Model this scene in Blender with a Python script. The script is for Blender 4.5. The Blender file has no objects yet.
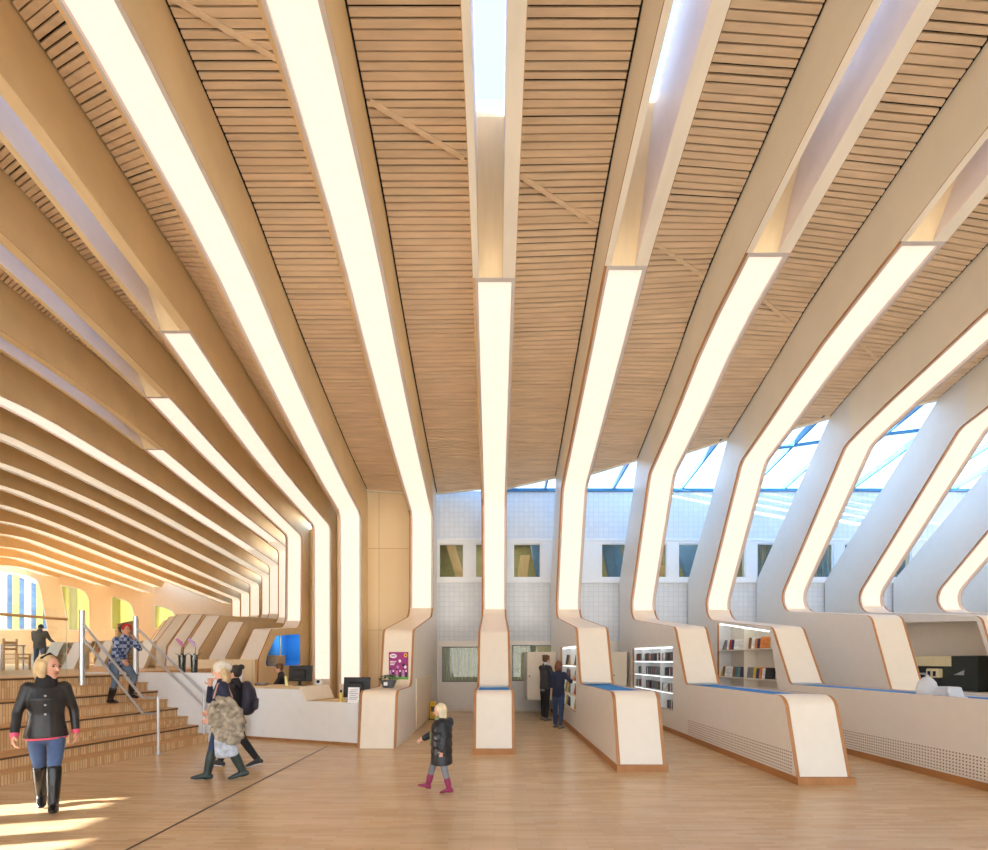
import bpy, bmesh, math, random
from mathutils import Vector, Matrix
from mathutils.geometry import tessellate_polygon
random.seed(7)
SC = bpy.context.scene
COL = SC.collection
F, X0, Y0, H = 466.6, 494.0, 660.0, 1.65      # focal length in pixels, vanishing point, eye height
S, W, D = 2.19, 0.732, 14.0                   # rib spacing, rib width, depth of the rib feet
def Yu(u): return D * u
def Zz(z): return H + 0.03 * z
def YZ(p): return (D * p[0], H + 0.03 * p[1])
def at(x, y, Y): return Vector(((x - X0) * Y / F, Y, H - (y - Y0) * Y / F))
def fl(x, y):
    Y = F * H / (y - Y0); return Vector(((x - X0) * Y / F, Y, 0))

# ------------------------------------------------------------------ materials
MATS = {}
def mat(name, col, rough=0.55, metal=0.0, grain=None, var=0.10, bump=0.0, emit=0.0, ecol=None, spec=0.5, scale=6.0):
    if name in MATS: return MATS[name]
    m = bpy.data.materials.new(name); m.use_nodes = True
    nt = m.node_tree; b = nt.nodes['Principled BSDF']
    b.inputs['Roughness'].default_value = rough; b.inputs['Metallic'].default_value = metal
    b.inputs['Specular IOR Level'].default_value = spec
    c = (*col, 1)
    tc = nt.nodes.new('ShaderNodeTexCoord'); mp = nt.nodes.new('ShaderNodeMapping')
    nt.links.new(tc.outputs['Object'], mp.inputs['Vector'])
    if grain: mp.inputs['Scale'].default_value = grain
    nz = nt.nodes.new('ShaderNodeTexNoise'); nz.inputs['Scale'].default_value = scale
    nz.inputs['Detail'].default_value = 4
    nt.links.new(mp.outputs['Vector'], nz.inputs['Vector'])
    rp = nt.nodes.new('ShaderNodeValToRGB')
    rp.color_ramp.elements[0].position = 0.3; rp.color_ramp.elements[1].position = 0.7
    rp.color_ramp.elements[0].color = (*[max(0, v * (1 - var)) for v in col], 1)
    rp.color_ramp.elements[1].color = (*[min(1, v * (1 + var)) for v in col], 1)
    nt.links.new(nz.outputs['Fac'], rp.inputs['Fac']); nt.links.new(rp.outputs['Color'], b.inputs['Base Color'])
    if bump:
        bp = nt.nodes.new('ShaderNodeBump'); bp.inputs['Strength'].default_value = bump; bp.inputs['Distance'].default_value = 0.01
        nt.links.new(nz.outputs['Fac'], bp.inputs['Height']); nt.links.new(bp.outputs['Normal'], b.inputs['Normal'])
    if emit:
        b.inputs['Emission Color'].default_value = (*(ecol or col), 1); b.inputs['Emission Strength'].default_value = emit
    MATS[name] = m; return m

def lin(r, g, b):
    f = lambda v: ((v / 255 + 0.055) / 1.055) ** 2.4 if v > 10 else v / 255 / 12.92
    return (f(r), f(g), f(b))

birch   = mat('birch plywood', lin(238, 214, 172), 0.65, grain=(1, .25, .25), var=.06, scale=5, spec=.2)
pale    = mat('daylit birch plywood', lin(242, 232, 214), 0.5, grain=(1, .25, .25), var=.04, scale=5)  # birch plywood again, paler: daylight on the right-hand ribs put into the colour
white   = mat('white painted board', lin(238, 238, 238), 0.5, var=.015)
satin   = mat('satin white cladding', lin(238, 232, 224), 0.35, var=.015)
lam     = mat('off white laminate', lin(236, 226, 210), 0.4, var=.015)
cream   = mat('cream laminate', lin(240, 226, 204), 0.4, var=.02)
edge    = mat('plywood edge', lin(176, 122, 72), 0.55, grain=(1, .2, .2), var=.15)
edgeb   = mat('pale birch edge', lin(216, 178, 130), 0.55, grain=(1, .2, .2), var=.1)
liner   = mat('pale shaft lining', lin(240, 226, 220), 0.5, var=.02)
slatm   = mat('spruce slats', lin(231, 204, 172), 0.6, grain=(.4, 3, 3), var=.10, scale=3)
dark    = mat('black felt backing', lin(52, 36, 26), 0.9)
gap     = mat('black shadow gap felt', (0.01, 0.01, 0.01), 0.9)
framem  = mat('pale lamp frame', lin(206, 196, 190), 0.5, var=.02)
steel   = mat('brushed steel', lin(205, 208, 212), 0.3, metal=0.7, var=.04)
blue    = mat('blue felt upholstery', lin(48, 142, 220), 0.9, var=.05)
bluedk  = mat('blue grey aluminium', lin(70, 130, 170), 0.4, metal=.2)
blackp  = mat('black plastic', lin(24, 25, 28), 0.35)
beige   = mat('beige plaster', lin(246, 232, 212), 0.7, var=.02)
lampm   = mat('warm lamp fabric', (.3, .27, .22), 0.8, emit=.80, ecol=(1.0, .70, .57), spec=.1)
fabglow = mat('unlit fabric with added glow', lin(235, 232, 226), 0.6, emit=0.35, ecol=(1.0, .88, .70))  # weak glow added to the unlit far strips and leg fabric
stripm  = mat('cool shelf light', (1, 1, 1), 0.6, emit=2.4, ecol=(.85, .97, 1.0))

def glassmat(name, tint=(1, 1, 1), refl=0.12, rough=0.0):
    m = bpy.data.materials.new(name); m.use_nodes = True; nt = m.node_tree
    for n in list(nt.nodes): nt.nodes.remove(n)
    o = nt.nodes.new('ShaderNodeOutputMaterial'); mx = nt.nodes.new('ShaderNodeMixShader')
    t = nt.nodes.new('ShaderNodeBsdfTransparent'); t.inputs['Color'].default_value = (*tint, 1)
    g = nt.nodes.new('ShaderNodeBsdfGlossy'); g.inputs['Roughness'].default_value = rough
    fr = nt.nodes.new('ShaderNodeFresnel'); fr.inputs['IOR'].default_value = 1.45
    ml = nt.nodes.new('ShaderNodeMath'); ml.operation = 'MULTIPLY'; ml.inputs[1].default_value = refl / .12
    nt.links.new(fr.outputs[0], ml.inputs[0]); ml.use_clamp = True
    nt.links.new(ml.outputs[0], mx.inputs[0]); nt.links.new(t.outputs[0], mx.inputs[1]); nt.links.new(g.outputs[0], mx.inputs[2])
    nt.links.new(mx.outputs[0], o.inputs[0]); MATS[name] = m; return m
glass = glassmat('clear window glass', (.97, .99, 1.0), .03)
def translucent(name, col):
    m = bpy.data.materials.new(name); m.use_nodes = True; nt = m.node_tree
    for n in list(nt.nodes): nt.nodes.remove(n)
    o = nt.nodes.new('ShaderNodeOutputMaterial'); mx = nt.nodes.new('ShaderNodeMixShader'); mx.inputs[0].default_value = .6
    d = nt.nodes.new('ShaderNodeBsdfDiffuse'); t = nt.nodes.new('ShaderNodeBsdfTranslucent')
    d.inputs['Color'].default_value = (*col, 1); t.inputs['Color'].default_value = (*col, 1)
    nt.links.new(d.outputs[0], mx.inputs[1]); nt.links.new(t.outputs[0], mx.inputs[2]); nt.links.new(mx.outputs[0], o.inputs[0]); return m
railglass = glassmat('balustrade glass', (.93, .97, .95), .12)
roomglass = glassmat('tinted inner window glass', (.86, .92, .9), .12)
smoky = glassmat('smoky vase glass', (.55, .6, .56), .3, .1)
plastic = bpy.data.materials.new('clear plastic'); plastic.use_nodes = True
_b = plastic.node_tree.nodes['Principled BSDF']; _b.inputs['Base Color'].default_value = (.86, .9, .94, 1); _b.inputs['Alpha'].default_value = .55; _b.inputs['Roughness'].default_value = .15

def floor_mat():
    m = bpy.data.materials.new('oak strip parquet'); m.use_nodes = True; nt = m.node_tree; b = nt.nodes['Principled BSDF']
    tc = nt.nodes.new('ShaderNodeTexCoord'); mp = nt.nodes.new('ShaderNodeMapping')
    nt.links.new(tc.outputs['Object'], mp.inputs['Vector'])
    br = nt.nodes.new('ShaderNodeTexBrick'); br.inputs['Scale'].default_value = 1
    br.inputs['Brick Width'].default_value = .42; br.inputs['Row Height'].default_value = .045
    br.inputs['Mortar Size'].default_value = .0012; br.inputs['Bias'].default_value = 0
    br.inputs['Color1'].default_value = (*lin(238, 202, 152), 1); br.inputs['Color2'].default_value = (*lin(220, 178, 126), 1)
    br.inputs['Mortar'].default_value = (*lin(168, 122, 80), 1)
    nt.links.new(mp.outputs['Vector'], br.inputs['Vector'])
    nz = nt.nodes.new('ShaderNodeTexNoise'); nz.inputs['Scale'].default_value = 1.3; nz.inputs['Detail'].default_value = 3
    mp2 = nt.nodes.new('ShaderNodeMapping'); mp2.inputs['Scale'].default_value = (.5, 3, 1)
    nt.links.new(tc.outputs['Object'], mp2.inputs['Vector']); nt.links.new(mp2.outputs['Vector'], nz.inputs['Vector'])
    mx = nt.nodes.new('ShaderNodeMix'); mx.data_type = 'RGBA'; mx.blend_type = 'MULTIPLY'
    mx.inputs['Factor'].default_value = .35
    nt.links.new(br.outputs['Color'], mx.inputs[6]); nt.links.new(nz.outputs['Fac'], mx.inputs[7])
    gm = nt.nodes.new('ShaderNodeGamma'); gm.inputs['Gamma'].default_value = .82
    nt.links.new(mx.outputs[2], gm.inputs['Color']); nt.links.new(gm.outputs['Color'], b.inputs['Base Color'])
    b.inputs['Roughness'].default_value = .27; b.inputs['Specular IOR Level'].default_value = .45
    MATS['floor'] = m; return m
floorm = floor_mat()

def stripes_mat(name, c1, c2, width, row, axis='XZ', mortar=None, msize=.002, rough=.5):
    """bricks / tiles laid on a vertical face: width along X, rows along Z"""
    m = bpy.data.materials.new(name); m.use_nodes = True; nt = m.node_tree; b = nt.nodes['Principled BSDF']
    tc = nt.nodes.new('ShaderNodeTexCoord'); sp = nt.nodes.new('ShaderNodeSeparateXYZ'); cb = nt.nodes.new('ShaderNodeCombineXYZ')
    nt.links.new(tc.outputs['Object'], sp.inputs[0])
    if axis == 'XZ':
        nt.links.new(sp.outputs['X'], cb.inputs['X']); nt.links.new(sp.outputs['Z'], cb.inputs['Y'])
    elif axis == 'ZY':
        nt.links.new(sp.outputs['Z'], cb.inputs['X']); nt.links.new(sp.outputs['Y'], cb.inputs['Y'])
    br = nt.nodes.new('ShaderNodeTexBrick'); br.offset = 0 if axis == 'XZ' else .5
    br.inputs['Scale'].default_value = 1; br.inputs['Brick Width'].default_value = width; br.inputs['Row Height'].default_value = row
    br.inputs['Mortar Size'].default_value = msize
    br.inputs['Color1'].default_value = (*c1, 1); br.inputs['Color2'].default_value = (*c2, 1); br.inputs['Mortar'].default_value = (*(mortar or c2), 1)
    nt.links.new(cb.outputs[0], br.inputs['Vector']); nt.links.new(br.outputs['Color'], b.inputs['Base Color'])
    b.inputs['Roughness'].default_value = rough
    MATS[name] = m; return m
tile = stripes_mat('white perforated tile', lin(226, 230, 234), lin(220, 224, 229), .16, .16, 'XZ', lin(210, 213, 218), .01)
woodwall = stripes_mat('birch wall panels', lin(238, 212, 168), lin(232, 205, 160), 1.22, 2.6, 'XZ', lin(176, 136, 92), .006)
riserm = stripes_mat('striped oak riser', lin(234, 202, 154), lin(206, 166, 118), .8, .035, 'ZY', lin(166, 122, 80), .003)
def dots_mat():
    m = bpy.data.materials.new('perforated board'); m.use_nodes = True; nt = m.node_tree; b = nt.nodes['Principled BSDF']
    tc = nt.nodes.new('ShaderNodeTexCoord'); sp = nt.nodes.new('ShaderNodeSeparateXYZ'); nt.links.new(tc.outputs['Object'], sp.inputs[0])
    acc = None; prev = []
    for ax in ('Y', 'Z'):
        a = nt.nodes.new('ShaderNodeMath'); a.operation = 'PINGPONG'; a.inputs[1].default_value = .0225
        nt.links.new(sp.outputs[ax], a.inputs[0])
        q = nt.nodes.new('ShaderNodeMath'); q.operation = 'POWER'; q.inputs[1].default_value = 2; nt.links.new(a.outputs[0], q.inputs[0]); prev.append(q)
    s = nt.nodes.new('ShaderNodeMath'); s.operation = 'ADD'; nt.links.new(prev[0].outputs[0], s.inputs[0]); nt.links.new(prev[1].outputs[0], s.inputs[1])
    l = nt.nodes.new('ShaderNodeMath'); l.operation = 'LESS_THAN'; l.inputs[1].default_value = .011 ** 2; nt.links.new(s.outputs[0], l.inputs[0])
    mx = nt.nodes.new('ShaderNodeMix'); mx.data_type = 'RGBA'
    mx.inputs[6].default_value = (*lin(238, 231, 222), 1); mx.inputs[7].default_value = (*lin(120, 100, 82), 1)
    nt.links.new(l.outputs[0], mx.inputs['Factor']); nt.links.new(mx.outputs[2], b.inputs['Base Color']); b.inputs['Roughness'].default_value = .45
    return m
perf = dots_mat()

# ------------------------------------------------------------------ mesh building
class MB:
    def __init__(s): s.v = []; s.f = []; s.m = []
    def add(s, vs, fs, mi=0):
        o = len(s.v); s.v += [tuple(v) for v in vs]
        for f in fs: s.f.append(tuple(o + i for i in f)); s.m.append(mi)
        return s
    def hexa(s, p, mi=0):
        return s.add(p, [(0, 3, 2, 1), (4, 5, 6, 7), (0, 1, 5, 4), (1, 2, 6, 5), (2, 3, 7, 6), (3, 0, 4, 7)], mi)
    def box(s, x0, x1, y0, y1, z0, z1, mi=0):
        return s.hexa([(x0, y0, z0), (x1, y0, z0), (x1, y1, z0), (x0, y1, z0), (x0, y0, z1), (x1, y0, z1), (x1, y1, z1), (x0, y1, z1)], mi)
    def obox(s, c, ex, ey, ez, mi=0):
        """oriented box: centre c, half-extent vectors"""
        c, ex, ey, ez = Vector(c), Vector(ex), Vector(ey), Vector(ez)
        return s.hexa([c - ex - ey - ez, c + ex - ey - ez, c + ex + ey - ez, c - ex + ey - ez, c - ex - ey + ez, c + ex - ey + ez, c + ex + ey + ez, c - ex + ey + ez], mi)
    def tube(s, pts, r, n=10, mi=0, caps=True):
        pts = [Vector(p) for p in pts]; rr = r if isinstance(r, (list, tuple)) else [r] * len(pts)
        rings = []; up0 = None
        for i, p in enumerate(pts):
            d = (pts[min(i + 1, len(pts) - 1)] - pts[max(i - 1, 0)]).normalized()
            if up0 is None: up0 = Vector((0, 0, 1)) if abs(d.z) < .9 else Vector((1, 0, 0))
            a = d.cross(up0).normalized(); b = a.cross(d).normalized(); up0 = b
            rings.append([p + (a * math.cos(2 * math.pi * j / n) + b * math.sin(2 * math.pi * j / n)) * rr[i] for j in range(n)])
        vs = [v for g in rings for v in g]; fs = []
        for i in range(len(pts) - 1):
            for j in range(n):
                fs.append((i * n + j, i * n + (j + 1) % n, (i + 1) * n + (j + 1) % n, (i + 1) * n + j))
        if caps: fs += [tuple(range(n))[::-1], tuple((len(pts) - 1) * n + j for j in range(n))]
        return s.add(vs, fs, mi)
    def lathe(s, prof, c, n=20, mi=0, axis='Z'):
        c = Vector(c); vs = []; fs = []
        for r, z in prof:
            for j in range(n):
                a = 2 * math.pi * j / n
                vs.append(c + (Vector((r * math.cos(a), r * math.sin(a), z)) if axis == 'Z' else Vector((r * math.cos(a), z, r * math.sin(a)))))
        for i in range(len(prof) - 1):
            for j in range(n): fs.append((i * n + j, i * n + (j + 1) % n, (i + 1) * n + (j + 1) % n, (i + 1) * n + j))
        fs += [tuple(range(n))[::-1], tuple((len(prof) - 1) * n + j for j in range(n))]
        return s.add(vs, fs, mi)
    def prism(s, outer, holes, a0, a1, mp, mi=0, rim=None):
        """closed 2-D outline with holes, extruded from a0 to a1; mp(p, a) gives the 3-D point"""
        rim = mi if rim is None else rim
        loops = [outer] + list(holes); flat = [p for l in loops for p in l]
        tris = tessellate_polygon([[Vector((p[0], p[1], 0)) for p in l] for l in loops])
        n = len(flat); o = len(s.v)
        s.v += [tuple(mp(p, a0)) for p in flat] + [tuple(mp(p, a1)) for p in flat]
        for t in tris:
            s.f.append((o + t[0], o + t[1], o + t[2])); s.m.append(mi)
            s.f.append((o + n + t[2], o + n + t[1], o + n + t[0])); s.m.append(mi)
        b = 0
        for l in loops:
            for i in range(len(l)):
                j = (i + 1) % len(l)
                s.f.append((o + b + i, o + b + j, o + n + b + j, o + n + b + i)); s.m.append(rim)
            b += len(l)
        return s
    def ribbon(s, pts, x0, x1, o0, o1, mi=0):
        """a solid strip that follows the (y, z) polyline between x0 and x1, from offset o0 to o1 towards the room"""
        def off(o):
            out = []
            for i, p in enumerate(pts):
                d = Vector((pts[min(i + 1, len(pts) - 1)][0] - pts[max(i - 1, 0)][0], pts[min(i + 1, len(pts) - 1)][1] - pts[max(i - 1, 0)][1]))
                d.normalize(); out.append((p[0] + d.y * o, p[1] - d.x * o))
            return out
        A, B = off(o0), off(o1); n = len(pts); vs = []; fs = []
        for i in range(n): vs += [(x0, *A[i]), (x1, *A[i]), (x1, *B[i]), (x0, *B[i])]
        for i in range(n - 1):
            a, b = i * 4, i * 4 + 4
            for j in range(4): fs.append((a + j, a + (j + 1) % 4, b + (j + 1) % 4, b + j))
        fs += [(3, 2, 1, 0), tuple((n - 1) * 4 + j for j in range(4))]
        return s.add(vs, fs, mi)
    def build(s, name, mats, parent=None, smooth=False, bevel=0):
        me = bpy.data.meshes.new(name); me.from_pydata(s.v, [], s.f)
        mats = mats if isinstance(mats, (list, tuple)) else [mats]
        for m in mats: me.materials.append(m)
        for p, mi in zip(me.polygons, s.m): p.material_index = mi
        bm = bmesh.new(); bm.from_mesh(me); bmesh.ops.recalc_face_normals(bm, faces=bm.faces); bm.to_mesh(me); bm.free()
        if smooth:
            for p in me.polygons: p.use_smooth = True
            try: me.set_sharp_from_angle(angle=math.radians(40))
            except Exception: pass
        o = bpy.data.objects.new(name, me); COL.objects.link(o)
        if bevel:
            b = o.modifiers.new('round', 'BEVEL'); b.width = bevel; b.segments = 2; b.limit_method = 'ANGLE'
        adopt(o, parent); return o
def adopt(o, parent):
    if parent is not None:
        o.parent = parent; o.matrix_parent_inverse = world_of(parent).inverted()
def world_of(o):
    m = o.matrix_basis.copy()
    if o.parent: m = world_of(o.parent) @ o.matrix_parent_inverse @ m
    return m
def tag(o, label=None, cat=None, group=None, kind=None):
    if label: o['label'] = label
    if cat: o['category'] = cat
    if group: o['group'] = group
    if kind: o['kind'] = kind
    return o
def thing(name, loc, label, cat, group=None, rz=0):
    o = bpy.data.objects.new(name, None); COL.objects.link(o); o.location = loc; o.rotation_euler = (0, 0, rz); o.empty_display_size = .2
    return tag(o, label, cat, group)
def fillet(pts, n=7):
    """pts: (y, z, r); corners with r > 0 are rounded"""
    out = []
    for i, p in enumerate(pts):
        if p[2] <= 0 or i in (0, len(pts) - 1): out.append((p[0], p[1])); continue
        P = Vector(p[:2]); a = Vector(pts[i - 1][:2]) - P; b = Vector(pts[i + 1][:2]) - P
        la, lb = a.length, b.length; a.normalize(); b.normalize()
        ang = a.angle(b); t = p[2] / math.tan(ang / 2); t = min(t, la * .48, lb * .48); r = t * math.tan(ang / 2)
        c = P + (a + b).normalized() * (r / math.sin(ang / 2)); s = P + a * t - c; e = P + b * t - c
        tot = math.atan2(s.x * e.y - s.y * e.x, s.x * e.x + s.y * e.y)
        for j in range(n + 1):
            th = tot * j / n
            out.append((c.x + s.x * math.cos(th) - s.y * math.sin(th), c.y + s.x * math.sin(th) + s.y * math.cos(th)))
    return out
XY = lambda x: (lambda p, a: (a, p[0], p[1]))
YZX = lambda p, a: (a, p[0], p[1])      # outline in (y, z), extruded along x
XZY = lambda p, a: (p[0], a, p[1])      # outline in (x, z), extruded along y
XYZ = lambda p, a: (p[0], p[1], a)      # outline in (x, y), extruded along z
# ------------------------------------------------------------------ the ribs: profile of each rib as (depth u, height z)
NC = [(-.5, 200), (-.3, 220), (-.1, 234), (.1, 241), (.25, 240.5), (.36, 236.5), (.44, 229.5)]
UP = {
 -2: NC + [(.54, 218.5), (.64, 199.5), (.764, 179), (.912, 158.5)],
  0: NC + [(.54, 218.5), (.64, 200), (.764, 180), (.86, 165)],
  1: NC + [(.54, 219.5), (.64, 202), (.764, 181), (.83, 170)],
  2: NC[:5] + [(.36, 233), (.44, 226), (.525, 217.5), (.59, 211.5), (.666, 200.5), (.731, 186), (.80, 173)],
  3: [(-.5, 195), (-.2, 222), (.1, 235), (.25, 234), (.36, 228.5), (.44, 221.5), (.534, 211), (.6, 204.5), (.658, 197.5), (.71, 188.5), (.775, 177.5)],
  4: [(-.5, 193), (-.2, 218), (.1, 229), (.25, 227), (.36, 219.5), (.46, 210.5), (.567, 199.5), (.642, 191), (.70, 184.8), (.75, 178.8)],
  5: [(-.5, 192), (-.2, 216), (.1, 226), (.25, 223), (.4, 211.5), (.5, 203), (.6, 194.5), (.68, 186)],
  6: [(-.5, 192), (-.2, 215), (.1, 224), (.25, 221), (.4, 209.5), (.55, 196.5), (.64, 188)],
 -3: [(-.5, 190), (-.2, 226), (.05, 244), (.2, 248), (.35, 248), (.43, 246), (.51, 240), (.6, 232), (.6826, 225), (.7875, 210.5), (.9625, 190.5), (1.10, 180.5)],
 -4: [(-.3, 200), (.0, 226), (.2, 238), (.4, 243.5), (.566, 243), (.7, 237.5), (.864, 227.7), (1.0, 214), (1.152, 202), (1.30, 191.5)],
 -5: [(.0, 208), (.25, 225), (.5, 234), (.714, 236), (.9, 233.5), (1.07, 225.5), (1.22, 215.5), (1.434, 205), (1.6, 197.5)],
 -6: [(.62, 212), (.75, 223), (.862, 228.5), (.9338, 230.5), (1.0, 229.5), (1.125, 226), (1.27, 221.5), (1.535, 209.5), (1.815, 197)],
 -7: [(.8, 213), (.92, 225), (1.03, 231), (1.15, 230), (1.256, 227), (1.45, 222), (1.70, 211.5), (1.99, 199)],
 -8: [(.95, 210), (1.05, 222), (1.157, 229.5), (1.29, 230.5), (1.433, 228), (1.698, 218), (2.1, 200)],
 -9: [(1.08, 205), (1.2, 222), (1.338, 230), (1.45, 228.5), (1.583, 225), (1.91, 208.5), (2.3, 190)],
 -10: [(1.25, 204), (1.36, 220), (1.478, 227.5), (1.6, 226), (1.727, 221), (2.0, 208), (2.5, 186)],
 -11: [(1.4, 198), (1.52, 216), (1.6255, 224.5), (1.704, 227), (1.9, 221), (2.2, 206), (2.7, 183)],
 -12: [(1.55, 190), (1.66, 213), (1.773, 222.6), (1.859, 225), (2.03, 216), (2.4, 198)],
 -13: [(1.70, 184), (1.8, 207), (1.921, 217), (2.014, 220.5), (2.19, 211), (2.6, 190)],
 -14: [(1.85, 178), (1.95, 204), (2.07, 214), (2.135, 217), (2.35, 207), (2.7, 188)],
 -15: [(2.0, 172), (2.1, 200), (2.217, 210), (2.3, 213), (2.45, 206), (2.7, 192)],
}
UP[-1] = UP[-2]; UP[7] = UP[6]; UP[8] = UP[6]
KNEE = {-2: (1.01, 148), -1: (1.005, 147), 0: (.955, 150), 1: (.91, 157), 2: (.868, 162), 3: (.842, 167), 4: (.80, 171.5), 5: (.76, 176), 6: (.72, 179),
        7: (.70, 181), 8: (.70, 181), -3: (1.27, 170), -4: (1.46, 181), -5: (1.745, 190), -6: (2.0, 187.5), -7: (2.25, 188), -8: (2.44, 184), -9: (2.64, 176), -10: (2.83, 172), -11: (3.05, 168)}
FOOT = {k: 1.0 for k in range(0, 9)}; FOOT[-1] = 1.0
UEND = {-2: 1.052, -1: 1.056, 0: 1.02, 1: .985, 2: .933, 3: .886, 4: .834, 5: .795, 6: .75, 7: .73, 8: .73}
for k in range(-11, -2): UEND[k] = KNEE[k][0] + .05
for k in range(-15, -11): UEND[k] = UP[k][-1][0] + .25
# lower part: hood end, foot of panel, top of bench front, foot of bench front
LOW = {-1: [(1.0, 44, .55), (.765, 23, .22), (.745, -19.5, .3), (.635, -19.5, .16), (.622, -55, 0)],
        0: [(1.0, 45, .5), (.775, 22, .2), (.725, -19, .15), (.60, -18.8, .16), (.583, -55, 0)],
        1: [(1.0, 43, .5), (.745, 24, .2), (.712, -17, .15), (.515, -16.5, .18), (.493, -55, 0)],
        2: [(1.0, 41, .5), (.742, 24.5, .2), (.70, -17, .15), (.462, -16.5, .2), (.441, -55, 0)],
        3: [(1.0, 41, .5), (.745, 24.5, .2), (.70, -17, .15), (.33, -16.5, .2), (.31, -55, 0)],
        4: [(1.0, 49, .45), (.744, 33, .22), (.70, -30, .1), (.69, -55, 0)]}
for k in (5, 6, 7, 8): LOW[k] = [(1.0, 48, .45), (.7255 if k == 5 else .715, 32, .22), (.69 if k == 5 else .68, -30, .1), (.67, -55, 0)]
LOW[-4] = [(1.455, 47, .6), (1.26, 39, .25), (1.19, 0, .15), (1.185, -55, 0)]
LOW[-5] = [(1.745, 64, .6), (1.414, 54, .25), (1.32, 4, .15), (1.31, -10, 0)]
LOW[-6] = [(2.0, 82, .6), (1.56, 69.6, .25), (1.447, 15, .15), (1.44, -10, 0)]
LOW[-7] = [(2.25, 92, .6), (1.72, 79, .25), (1.60, 20, .15), (1.59, -10, 0)]
LOW[-8] = [(2.44, 98, .6), (1.88, 86, .25), (1.75, 25, .15), (1.74, -10, 0)]
for k in (-9, -10, -11): LOW[k] = [(KNEE[k][0], 105, .6), (KNEE[k][0] - .58, 90, .25), (KNEE[k][0] - .7, 28, .15), (KNEE[k][0] - .71, -10, 0)]
LAMP0 = {0: .562, 1: .552, 2: .532, 3: .51, 4: .49, 5: .47, 6: .45, 7: .45, 8: .45, -3: .6826, -4: .864, -5: 1.068}
SKY0 = .02
def soffit(k, u):
    P = UP[k] + ([KNEE[k]] if k in KNEE else [])
    n = len(P)
    if u <= P[0][0]: return P[0][1] + (u - P[0][0]) * (P[1][1] - P[0][1]) / (P[1][0] - P[0][0])
    if u >= P[-1][0]: return P[-1][1] + (u - P[-1][0]) * (P[-1][1] - P[-2][1]) / (P[-1][0] - P[-2][0])
    for i in range(n - 1):
        if u <= P[i + 1][0]: break
    m = lambda j: (P[min(j + 1, n - 1)][1] - P[max(j - 1, 0)][1]) / (P[min(j + 1, n - 1)][0] - P[max(j - 1, 0)][0])
    h = P[i + 1][0] - P[i][0]; t = (u - P[i][0]) / h
    return ((2 * t ** 3 - 3 * t ** 2 + 1) * P[i][1] + (t ** 3 - 2 * t ** 2 + t) * h * m(i) + (-2 * t ** 3 + 3 * t ** 2) * P[i + 1][1] + (t ** 3 - t ** 2) * h * m(i + 1))
def backz(k, u): return soffit(k, u) + 35
def frange(a, b, st):
    n = max(1, int(math.ceil((b - a) / st - 1e-6))); return [a + (b - a) * i / n for i in range(n + 1)]

RIBLABEL = {
 -1: 'lit wooden rib whose foot carries the magenta poster beside the desk',
 -2: 'lit wooden rib running straight down beside the flat birch wall panel',
 -3: 'lit wooden rib with skylight slot, foot just right of the blue nook',
 -4: 'lit wooden rib whose foot holds the blue upholstered reading nook',
 -5: 'rib with skylight slot whose foot stands just left of the blue nook',
 -6: 'first rib without skylight slot, its lamp strip brightest of the vault ribs',
 -7: 'second of the ribs without skylight slot, pale strip, counted from the bright lamps',
 -8: 'third of the ribs without skylight slot, pale strip, counted from the bright lamps',
 -9: 'fourth of the ribs without skylight slot, counted from the bright lamps',
 -10: 'fifth of the ribs without skylight slot, counted from the bright lamps',
 -11: 'thin-looking vault rib, fifth counted from the far end wall',
 -12: 'thin-looking vault rib, fourth counted from the far end wall',
 -13: 'thin-looking vault rib, third counted from the far end wall',
 -14: 'thin-looking vault rib, second counted from the far end wall',
 -15: 'vault rib next to the far end wall with yellow windows',
  0: 'central straight rib above the small bench with a blue seat',
  1: 'white-footed rib whose lit shelf is being browsed by two people',
  2: 'white-footed rib whose lit shelves hold rows of CD cases',
  3: 'white-footed rib whose niche holds two shelves of magazines',
  4: 'leaning white rib with closed beige side behind the magazine counter',
  5: 'leaning white rib whose niche holds the coffee machine',
  6: 'leaning white rib with the last lamp strip at the right edge',
  7: 'white rib past the last lamp strip, a sliver at the right edge',
  8: 'outermost white rib beyond all the lamp strips',
}
whitek = lambda k: k >= -1
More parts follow.
